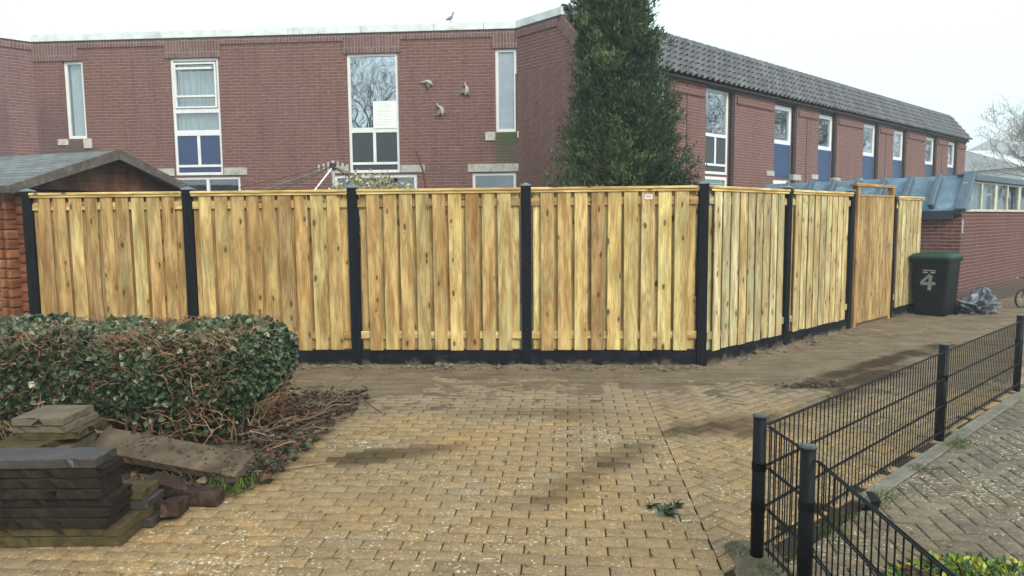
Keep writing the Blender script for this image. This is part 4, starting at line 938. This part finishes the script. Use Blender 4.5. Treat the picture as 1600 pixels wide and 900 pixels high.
# litter, twigs and grass at the hedge end
def inbed(x, y): return x < -1.60+(y-4.3)*.105 and (y > 4.25 or x < -1.64-(4.3-y)*1.05)
N = 0; Pl = []
while len(Pl) < 2600:
    x = random.gauss(-1.85, .45); y = random.uniform(4.0, 6.5)
    if x < -5 or (not inbed(x-.07, y)): continue
    Pl.append((x, y, .045+random.random()*.05*(1 if x > -2.2 else .6)))
Pl = np.array(Pl); Dn = unit(RG.normal(size=Pl.shape)*np.array([1, 1, .35])); Vv, Ff = leaves(Pl, Dn, RG.uniform(.03, .075, len(Pl)), .6, .4, .3)
tag(fastmesh('leaf_litter', Vv, Ff, np.repeat(RG.random(len(Pl)), 2), M_litter, kind='stuff'), 'brown dead leaves covering the soil at the end of the hedge', 'leaf litter')
b = MB(); rg = random.Random(9)
for k in range(230):
    y = rg.uniform(4.3, 6.4); x = -1.72+(y-4.3)*.105+rg.gauss(-.12, .16); x = min(x, -1.42+(y-4.3)*.13); z = .05+rg.random()*.10
    pts = [Vector((x, y, z))]; a = rg.uniform(0, 6.3); e = rg.uniform(-.2, .35)
    for i in range(rg.randint(3, 7)): a += rg.gauss(0, .45); pts.append(pts[-1]+Vector((math.cos(a)*.045, math.sin(a)*.045, e*.03+rg.gauss(0, .008)))); pts[-1].z = max(.012, pts[-1].z)
    b.tube(pts, rg.uniform(.0018, .005), 4, cap=False)
tag(b.build('twig_litter', M_twig, kind='stuff'), 'tangle of cut reddish twigs on the bed edge beside the hedge', 'twigs')
dh = MB(); rg = random.Random(31)
for k in range(150): rock(dh, (2.98+rg.gauss(0, .13), 6.80+rg.gauss(0, .05), .01+abs(rg.gauss(0, .012))), rg.uniform(.008, .03))
for k in range(40): a = rg.uniform(0, 6.3); p = Vector((2.98+rg.gauss(0, .13), 6.8+rg.gauss(0, .05), .04)); dh.tube([p, p+Vector((math.cos(a)*.06, math.sin(a)*.06, .02))], .003, 4)
tag(dh.build('debris_heap', M_soil), 'small dark heap of soil and twigs on the alley behind the metal fence', 'debris')
bp = blob('plastic_scrap', lambda c: Vector((c.x*.045+.02*math.sin(c.z*4), c.y*.02+.008*math.sin(c.x*9), .055+c.z*.055*(1+.3*math.sin(c.x*5)))), M_metal, None, 4, False) if 0 else None
sc = MB(); sc.raw([(-.05, 0, .004), (.04, .01, .004), (.06, .02, .05), (.02, .03, .10), (-.04, .0, .12), (-.01, -.01, .06)], [(0, 1, 2, 5), (5, 2, 3, 4)]); sc.raw([(-.05, .012, .004), (.04, .022, .004), (.05, .03, .04), (-.03, .02, .03)], [(0, 1, 2, 3)])
so_ = sc.build('plastic_scrap', M_metal); so_.location = (2.02, 3.83, 0); md = so_.modifiers.new('s', 'SOLIDIFY'); md.thickness = .004; tag(so_, 'torn black plastic scrap caught at the foot of the metal fence', 'scrap')
def looseTwig(pts, r, label):
    o = MB().tube(pts, [r*(1-.5*i/len(pts)) for i in range(len(pts))], 6).build('fallen_twig', M_twig); tag(o, label, 'twig', 'loose twigs on the paving')
looseTwig([(-1.62, 5.6, .12), (-1.5, 5.75, .10), (-1.38, 5.9, .10), (-1.30, 5.98, .13), (-1.22, 5.97, .06), (-1.12, 5.9, .02)], .008, 'thin bent twig sticking out of the litter over the paving')
looseTwig([(-1.05, 5.35, .012), (-1.02, 5.42, .012), (-1.0, 5.5, .03), (-.95, 5.56, .012)], .005, 'small pale twig lying alone on the paving')
looseTwig([(-1.72, 4.42, .05), (-1.6, 4.5, .03), (-1.45, 4.6, .015), (-1.28, 4.68, .012)], .007, 'straight twig reaching from the bed corner over the pavers')
def tuft(P, N, rad, hgt, name, label, mat=M_grass):
    Q = np.concatenate([np.stack([RG.normal(p[0], rad, N), RG.normal(p[1], rad, N), np.full(N, p[2])], 1) for p in P]); D = unit(RG.normal(0, .45, Q.shape)+np.array([0, 0, 1.]))
    Vv, Ff = leaves(Q, D, RG.uniform(hgt*.5, hgt, len(Q)), .07, .2, .35); tag(fastmesh(name, Vv, Ff, np.repeat(RG.random(len(Q)), 2), mat, kind='stuff'), label, 'grass')
tuft([(-1.85, 4.52, .04), (-1.95, 4.40, .04), (-1.80, 4.66, .04), (-2.1, 4.38, .04), (-1.72, 4.25, .02), (-1.78, 4.12, .02)], 140, .06, .09, 'grass', 'short green grass growing on the bed corner by the long edging stone')
kp = [(1.17+t_*Dx+.12*Dy, 3.26+t_*Dy-.12*Dx, .01) for t_ in (.15, .5, .62, .8, 1.1, 1.25, 1.9, 2.6, 2.75)]
tuft(kp+[(1.2, 3.1, .02), (1.12, 3.3, .02), (1.22, 2.6, .02)], 60, .04, .045, 'weeds', 'small weeds and moss growing along the foot of the metal fence')
# small weed on the paving
wd = thing('weed', 'small green weed growing between the pavers near the herringbone joint', 'weed', (.87, 3.86, 0))
Q = np.repeat(np.array([[0, 0, .005], [.05, .05, .005], [-.07, .06, .004], [.0, -.06, .004]]), 14, 0)+RG.normal(0, .012, (56, 3))*np.array([1, 1, .2]); D = unit(RG.normal(0, 1, Q.shape)*np.array([1, 1, .3])+np.array([0, 0, .35]))
Vv, Ff = leaves(Q, D, RG.uniform(.03, .07, 56), .45); fastmesh('leaf', Vv, Ff, np.repeat(RG.random(56)*.4, 2), M_ivy, wd)
# variegated shrub, bottom right
eu = thing('variegated_shrub', 'low evergreen shrub with yellow edged leaves at the bottom right corner', 'shrub', (2.02, 2.92, 0))
n = 2600; Q = RG.normal(size=(n, 3)); Q = unit(Q)*np.array([.40, .24, .12])*RG.uniform(.55, 1.05, (n, 1)); Q[:, 2] = np.abs(Q[:, 2])+.01
Vv, Ff = leaves(Q, unit(Q+RG.normal(0, .25, Q.shape)+np.array([0, 0, .15])), RG.uniform(.025, .045, n), .55); fastmesh('foliage', Vv, Ff, np.repeat(np.clip(RG.beta(1.4, 1.6, n), 0, 1), 2), M_euo, eu)
b = MB(); rg = random.Random(2)
for k in range(40): a = rg.uniform(0, 6.3); b.tube([(0, 0, -.02), (math.cos(a)*.15, math.sin(a)*.1, .08), (math.cos(a)*.33, math.sin(a)*.2, rg.uniform(.08, .16))], .003, 4)
b.tube([(-.38, .0, .12), (-.52, .02, .16), (-.62, .03, .10), (-.66, .03, .02)], .004, 5); b.build('stems', M_twig, eu)
# conifer behind the fence
cf = thing('conifer', 'tall dense dark green conifer behind the fence in front of the gable wall', 'tree', (1.62, 10.0, 0))
def crad(z): return np.interp(z, [0, 1.2, 2.2, 2.8, 3.35, 3.8, 4.3, 4.8, 5.4, 6.0, 6.7], [.92, .95, .92, .80, .68, .60, .49, .47, .40, .28, .05])
rg = random.Random(12); br = MB(); SP = []; SD = []
br.tube([(0, 0, -.1), (.0, 0, 2), (-.17, .02, 4), (-.36, 0, 6.3)], [.13, .10, .06, .02], 8); br.build('trunk', M_bark, cf, True)
lb_ = MB()
for k in range(1900):
    z = 6.4*(1-rg.random()**.62)+.1; a = rg.uniform(0, 2*math.pi); Rr = float(crad(z+.1))*rg.choice([rg.uniform(.66, 1.0), rg.uniform(.66, 1.0), rg.uniform(.8, 1.14)])*(1+.16*math.sin(a*3+z*2.1)+.12*math.sin(a*5-z*3.7))
    z0_ = max(.05, z-.35*Rr-.1); lx_ = -.085*max(0, z-2); tip = Vector((lx_+math.cos(a)*Rr, math.sin(a)*Rr, z+rg.uniform(0, .12))); root = Vector((lx_+math.cos(a)*.05, math.sin(a)*.05, z0_)); mid = root.lerp(tip, .55)+Vector((0, 0, -.06))
    if k % 3 == 0: lb_.tube([root, mid, tip], [.012, .007, .002], 3, cap=False)
    m_ = 20
    for j in range(m_):
        f_ = rg.uniform(.5, 1.); q = root.lerp(mid, f_/.55) if f_ < .55 else mid.lerp(tip, (f_-.55)/.45)
        SP.append(q+Vector((rg.gauss(0, .055), rg.gauss(0, .055), rg.gauss(0, .05)))); SD.append(Vector((math.cos(a), math.sin(a), 0))*.55+Vector((rg.gauss(0, .45), rg.gauss(0, .45), .85+rg.gauss(0, .3))))
lb_.build('limbs', M_bark, cf)
SP = np.array(SP); SD = np.array(SD); k3 = np.repeat(np.arange(len(SP)), 7); Q = SP[k3]+RG.normal(0, .022, (len(k3), 3)); D = unit(SD[k3]+RG.normal(0, .35, Q.shape))
Vv, Ff = leaves(Q, D, RG.uniform(.035, .085, len(Q)), .3, .1, .1); Ff = np.stack([Ff[::2, 0], Ff[::2, 1], Ff[::2, 3], Ff[1::2, 3]], 1); clump = fbm(SP[:, 0]*3+SP[:, 1]*2.2, SP[:, 2]*2.4, 77)[k3]
fastmesh('crown', Vv, Ff, np.repeat(np.clip(clump*1.5-.38+RG.normal(0, .16, len(Q)), 0, 1), 1), M_conifer, cf)
# pale leafed shrub peeping over the fence
ps = thing('pale_shrub', 'pale cream leaved shrub peeping over the fence below the tall middle window', 'shrub', (-1.85, 9.3, 0))
b = MB(); rg = random.Random(3); tips = []
for k in range(60):
    a = rg.uniform(0, 6.3); R_ = rg.uniform(.1, .62); top = 2.34-R_*.35+rg.uniform(-.15, .02); pts = [(0, 0, 0), (math.cos(a)*R_*.4, math.sin(a)*R_*.4, top*.6), (math.cos(a)*R_, math.sin(a)*R_, top)]; b.tube(pts, [.012, .006, .002], 4, cap=False)
    for j in range(60): f_ = rg.random()**.6; tips.append(Vector(pts[1]).lerp(Vector(pts[2]), f_)+Vector((rg.gauss(0, .05), rg.gauss(0, .05), rg.gauss(0, .04))))
b.build('stems', M_twig, ps); T = np.array(tips); Vv, Ff = leaves(T, RG.normal(size=T.shape), RG.uniform(.03, .06, len(T)), .7); fastmesh('foliage', Vv, Ff, np.repeat(RG.random(len(T)), 2), M_palel, ps)
# sticks
tag(MB().tube([(-1.08, 9.0, 0), (-1.07, 9.0, 1.9), (-1.10, 9.0, 2.25), (-1.19, 9.0, 2.53)], [.018, .016, .014, .011], 7).build('garden_stake', plain('rusty', (.12, .05, .035), .7)), 'bent rust brown stake rising above the fence right of the tall window', 'stake')
tag(MB().tube([(.42, 9.2, 0), (.42, 9.2, 2.1), (.40, 9.2, 2.17), (.44, 9.2, 2.21)], [.012, .012, .009, .006], 6).build('garden_stake', plain('dark_rusty', (.10, .05, .035), .7)), 'short dark stake tip just left of the conifer above the fence', 'stake')
# rotary clothes dryer
rd = thing('rotary_dryer', 'rotary clothes dryer with sloping arms and slack lines above the fence', 'clothes dryer', (-2.62, 10.5, 0))
MB().tube([(0, 0, 0), (0, 0, 2.55)], .022, 10).build('pole', plain('alu', (.5, .5, .5), .4, .5), rd)
MB().tube([(0, 0, 2.42), (0, 0, 2.52)], .045, 10).build('hub', M_dark, rd)
dirs = [(-1.55, -.3, -.55), (-.5, -.9, -.95), (.9, -.5, -.35), (.3, 1.2, -.3)]; ends = []
for k, d in enumerate(dirs):
    e = Vector((0, 0, 2.47))+Vector(d)*1.0; ends.append(e); MB().tube([(0, 0, 2.47), e], .012, 6).build('arm', M_white if k == 1 else plain('arm_grey', (.16, .15, .15), .5), rd)
l_ = MB()
for k in range(4):
    a, b_ = ends[k], ends[(k+1) % 4]
    for f_ in (.35, .5, .65, .8, .95):
        p, q = Vector((0, 0, 2.5)).lerp(a, f_), Vector((0, 0, 2.5)).lerp(b_, f_); m2 = (p+q)/2+Vector((0, 0, -.05)); l_.tube([p, m2, q], .003, 4)
l_.tube([(0, 0, 2.5), (-.6, -.1, 2.33), (-1.3, -.25, 2.16)], .006, 4).tube([(0, 0, 2.5), (-.35, -.1, 2.28), (-.75, -.2, 2.12)], .006, 4)
l_.build('line', M_dark, rd)
pgs = MB()
for k in range(7): x = -.22+k*.07; pgs.box(x, x+.025, -.02, .02, 2.42-abs(x)*.2, 2.56-abs(x)*.3)
pgs.build('pegs', M_stone, rd)

# ------------------------------------------------------------------ wall ornaments and bird
M_orn = plain('stone_white', (.42, .40, .36), .7, .3, .25, 30, dirt=(.2, .19, .17))
def animal(name, label, loc, rz, tilt, cat, group=None, mat=M_orn, wing=True, s=1.):
    """body, neck and head as one continuous skinned-like lofted mesh"""
    t = thing(name, label, cat, loc, rz, group); ca_, sa_ = math.cos(tilt), math.sin(tilt)
    P = [(-.13, .0, .006), (-.10, .01, .022), (-.04, .0, .040), (.02, .005, .042), (.06, .03, .026), (.08, .055, .017), (.10, .07, .022), (.125, .072, .016), (.15, .066, .003)]
    pts = [((x*ca_-z*sa_)*s, -.05, (x*sa_+z*ca_)*s) for x, z, r_ in P]; b = MB().tube(pts, [r_*s for x, z, r_ in P], 10, r=.5); b.build('body', mat, t, True)
    if wing:
        for sg in (-1, 1):
            w = [(.04, .01), (-.02, .08*sg+.02), (-.11, .12*sg+.01), (-.06, .02*sg)]; V_ = [((x*ca_-z*sa_)*s, -.055-.012*(sg > 0), (x*sa_+z*ca_)*s) for x, z in w]; V2 = [(x, y+.012, z) for x, y, z in V_]
            recalc(MB().raw(V_+V2, [(0, 1, 2, 3), (7, 6, 5, 4), (0, 4, 5, 1), (1, 5, 6, 2), (2, 6, 7, 3), (3, 7, 4, 0)]).build('wing', plain('wing_grey', (.17, .16, .15), .8), t))
    return t
def onmain(x, z, y=0): a = R(-4); return (.13+x*math.cos(a)-y*math.sin(a), 14+x*math.sin(a)+y*math.cos(a), z)
animal('wall_ornament', 'white bird ornament on the brick wall, leftmost of the three', onmain(-1.73, 4.37), -4, R(150), 'ornament', 'three bird ornaments on the brick wall', s=.85)
animal('wall_ornament', 'white bird ornament on the brick wall nearest the narrow window', onmain(-.97, 4.2), -4, R(75), 'ornament', 'three bird ornaments on the brick wall', s=.95)
animal('wall_ornament', 'white bird ornament on the brick wall, lowest of the three', onmain(-1.47, 3.83), -4, R(100), 'ornament', 'three bird ornaments on the brick wall', s=.95)
pg_ = animal('pigeon', 'grey bird perched on the pale coping of the brick building', onmain(-1.27, 5.56, .0), -4, R(25), 'bird', None, plain('bird_grey', (.22, .24, .25), .7), False, .8)
MB().tube([(-.01, -.05, -.04), (-.012, -.05, -.095)], .005, 5).tube([(.015, -.04, -.04), (.013, -.04, -.095)], .005, 5).build('leg', M_dark, pg_)
MB().tube([(.03, -.05, .03), (.035, -.05, .12)], [.012, .004], 6).build('wing', plain('bird_wing', (.30, .32, .33), .7), pg_)

# ------------------------------------------------------------------ stacked edging slabs, tiles and bricks
def rough_slab(lx, ly, lz):
    import bmesh
    bm = bmesh.new(); bmesh.ops.create_cube(bm, size=1)
    for v in bm.verts: v.co = Vector((v.co.x*lx, v.co.y*ly, v.co.z*lz+lz/2))
    bmesh.ops.bevel(bm, geom=bm.edges[:], offset=.0035, segments=1, affect='EDGES')
    n = max(3, int(lx/.035)); ny = max(2, int(ly/.035))
    for i in range(1, n): bmesh.ops.bisect_plane(bm, geom=bm.verts[:]+bm.edges[:]+bm.faces[:], plane_co=(-lx/2+lx*i/n+random.uniform(-.008, .008), 0, 0), plane_no=(1, random.uniform(-.1, .1), 0))
    for i in range(1, ny): bmesh.ops.bisect_plane(bm, geom=bm.verts[:]+bm.edges[:]+bm.faces[:], plane_co=(0, -ly/2+ly*i/ny, 0), plane_no=(0, 1, 0))
    for v in bm.verts:
        ex = abs(abs(v.co.x)-lx/2) < .006; ey = abs(abs(v.co.y)-ly/2) < .006; ez = min(abs(v.co.z), abs(v.co.z-lz)) < .005
        if ex+ey+ez >= 2: 
            k = 1-min(.99, abs(random.gauss(0, 1))**3*.0016/(ly/2)); kz = abs(random.gauss(0, .0007))
            v.co.x *= 1-(1-k)*ly/lx; v.co.y *= k; v.co.z += kz if v.co.z < lz/2 else -kz
    return bm
def slab(name, x0, x1, y0, y1, z0, z1, mat, label, group, rz=0., bev=.004, cat='slab', rx=0., ry=0.):
    cx, cy = (x0+x1)/2, (y0+y1)/2; bm = rough_slab(x1-x0, y1-y0, z1-z0); me = bpy.data.meshes.new(name); bm.to_mesh(me); bm.free()
    o = link(me, name, mat); o.location = (cx, cy, z0); o.rotation_euler = (R(rx), R(ry), R(rz)); tag(o, label, cat, group); return o
ordn = ['bottom mossy', 'second mossy', 'third from the bottom', 'fourth from the bottom', 'fifth, middle', 'sixth from the bottom', 'seventh from the bottom', 'second from the top', 'topmost smooth']
offs = [(.0, .0), (.0, .01), (-.055, -.01), (-.045, .0), (-.035, .01), (-.075, -.01), (-.085, .0), (-.075, .01), (-.105, .0)]
z = .002
for k in range(9):
    ox, oy = offs[k]; slab('edging_slab', -3.02+ox, -2.02+ox, 3.475+oy, 3.675+oy, z, z+.050, M_mossy if k < 2 else (M_slabtop if k == 8 else M_concrete), ordn[k]+' concrete edging slab in the big front stack', 'edging slabs in the front stack', random.uniform(-.8, .8), cat='slab'); z += .0515
z = .002
for k in range(4):
    slab('edging_slab', -2.98+k*.0, -1.965-.02*(k % 2)-.01*k, 3.70, 3.88, z, z+.05, M_mossy if k % 2 else M_slabtop, ['lowest', 'second', 'third', 'uppermost'][k]+' slab of the low pile just behind the big stack', 'slabs in the low pile behind', random.uniform(-1.5, 1.5)); z += .0515
z = .01
lab30 = ['lowest', 'second', 'third', 'fourth', 'fifth', 'sixth', 'seventh']
for k in range(7):
    slab('paving_tile', -2.96+random.uniform(-.02, .02), -2.66+random.uniform(-.01, .02), 4.06, 4.38, z, z+.045, M_tile30, lab30[k]+' square tile hidden low in the tile pile at the left', 'square tiles in the back pile', random.uniform(-4, 4)); z += .0465
slab('paving_tile', -3.05, -2.72, 3.94, 4.27, z, z+.04, M_mossy, 'crooked mossy edged tile sticking out under the top tiles', 'square tiles in the back pile', -6); z += .041
slab('paving_tile', -2.93, -2.60, 4.08, 4.42, z, z+.042, M_mossy, 'third tile from the top of the tile pile, turned sideways', 'square tiles in the back pile', 5); z += .043
slab('paving_tile', -2.97, -2.65, 4.08, 4.40, z, z+.045, M_tile30, 'second tile from the top of the tile pile', 'square tiles in the back pile', -2); z += .046
slab('paving_tile', -2.97, -2.66, 4.07, 4.38, z, z+.048, M_tile30, 'topmost pale sandy tile of the tile pile with dark spots', 'square tiles in the back pile', -1)
# fallen edging slab leaning in the bed
L_ = 1.06; bm = rough_slab(L_, .22, .06); bmesh.ops.translate(bm, verts=bm.verts, vec=(0, 0, -.03)); me = bpy.data.meshes.new('fallen_edging_slab'); bm.to_mesh(me); bm.free(); o = link(me, 'fallen_edging_slab', M_edging)
a_ = Vector((-2.72, 4.50, .235)); b_ = Vector((-1.69, 4.31, .115)); xd = (b_-a_).normalized(); side = Vector((0, 1, .45)); side = (side-xd*side.dot(xd)).normalized(); nz = xd.cross(side)
mm = Matrix((xd, side, nz)).transposed().to_4x4(); mm.translation = (a_+b_)/2; o.matrix_world = mm; tag(o, 'long soil covered edging slab fallen across the bed beside the stack', 'slab')
dd = MB()
for k in range(150):
    u_, v_ = random.uniform(-.35, .5), random.gauss(.02, .05); v_ = max(-.1, min(.1, v_)); s_ = abs(random.gauss(0, .007))+.004; p = mm @ Vector((u_, v_, .03)); rock(dd, p, s_)
tag(dd.build('soil_crumbs', M_soil, kind='stuff'), 'dark soil crumbs lying on the fallen edging slab', 'soil')
def brick(c, rz, rx, ry, label, sz=(.105, .05, .042)):
    bm = rough_slab(sz[0]*2, sz[1]*2, sz[2]*2); bmesh.ops.translate(bm, verts=bm.verts, vec=(0, 0, -sz[2])); me = bpy.data.meshes.new('loose_brick'); bm.to_mesh(me); bm.free(); o = link(me, 'loose_brick', M_oldbrick); o.location = c; o.rotation_euler = (R(rx), R(ry), R(rz)); tag(o, label, 'brick', 'loose bricks beside the slab stack')
brick((-1.925, 3.86, .055), 100, 0, 12, 'red brown brick lying end on, nearest the camera')
brick((-1.83, 4.02, .05), -5, 0, 0, 'brick lying flat behind the front brick, below the fallen slab')
brick((-2.02, 3.98, .13), 60, 40, 30, 'brick tipped up on edge against the low slab pile')
brick((-2.0, 4.05, .045), 20, 0, 0, 'dark brick lying in the shade below the tipped brick')
# ------------------------------------------------------------------ far pale house, child's bicycle
fh = thing('pale_house', 'pale house with whitish stepped roofs in the haze behind the bare tree', 'house', (36, 44, 0), 10)
MB().box(-5, 14, 0, 8, 0, 4.6).build('wall', plain('pale_wall', (.72, .72, .72), .9), fh)
r_ = MB()
for (x0, x1, zz) in ((-5.4, 14.3, 4.6), (-3.5, 14, 5.4)):
    r_.raw([(x0, -.5, zz), (x1, -.5, zz), (x1, 4, zz+1.4), (x0, 4, zz+1.4), (x1, 8.5, zz), (x0, 8.5, zz), (x0, -.5, zz-.15), (x1, -.5, zz-.15)], [(0, 1, 2, 3), (3, 2, 4, 5), (6, 7, 1, 0), (0, 3, 5), (1, 4, 2)])
r_.build('roof', plain('pale_roof', (.62, .62, .62), .9, dirt=(.45, .45, .45)), fh)
for k in range(5): o = MB().box(-4+k*3.4, -2.4+k*3.4, -.05, .02, 2.6, 3.9).build('window', M_white, fh); MB().box(-3.9+k*3.4, -2.5+k*3.4, -.08, -.055, 2.7, 3.8).build('pane', M_dpanel, o)
bk = thing('kids_bicycle', 'small dark red children bicycle leaning by the garage wall at the right edge', 'bicycle', (9.42, 12.68, 0), 20)
M_red = plain('dark_red_paint', (.16, .02, .03), .4, .5); M_tyre = plain('tyre', (.02, .02, .02), .8)
for x in (-.26, .28):
    ty = MB().tube([(x+.16*math.cos(q*math.pi/10), 0, .17+.16*math.sin(q*math.pi/10)) for q in range(21)], .017, 7).build('wheel', M_tyre, bk, True)
    sp_ = MB()
    for q in range(10): sp_.tube([(x, 0, .17), (x+.15*math.cos(q*math.pi/5), 0, .17+.15*math.sin(q*math.pi/5))], .0016, 3)
    sp_.build('spokes', M_white, ty)
MB().tube([(.28, 0, .17), (.12, 0, .20), (-.12, 0, .42), (-.20, 0, .44)], .013, 7).tube([(.12, 0, .2), (.2, 0, .46)], .012, 7).tube([(.28, 0, .17), (.19, 0, .42)], .009, 6).tube([(-.26, 0, .17), (-.2, 0, .45), (-.17, 0, .53)], .012, 7).build('frame', M_red, bk, True)
MB().box(.12, .27, -.05, .05, .455, .49, bev=.015).build('saddle', M_tyre, bk)
MB().tube([(-.10, -.2, .53), (-.17, -.06, .54), (-.17, .06, .54), (-.10, .2, .53)], .01, 7).build('handlebar', M_metalcap, bk)
for s_ in (-1, 1): MB().tube([(-.06, s_*.24, .525), (-.12, s_*.18, .53)], .016, 8).build('grip', plain('white_grip', (.7, .7, .7), .5), bk)

# ------------------------------------------------------------------ haze
hz = MB().box(-115, 115, -115, 115, -1.2, 15.5)
hm = bpy.data.materials.new('haze_air'); hm.use_nodes = True; ht = hm.node_tree; ht.nodes.clear(); ho = ht.nodes.new('ShaderNodeOutputMaterial'); hv = ht.nodes.new('ShaderNodeVolumePrincipled')
hv.inputs['Color'].default_value = (.93, .97, 1, 1); hv.inputs['Density'].default_value = .0034; hv.inputs['Anisotropy'].default_value = .2; ht.links.new(hv.outputs[0], ho.inputs['Volume'])
hz.build('haze', hm, kind='stuff')
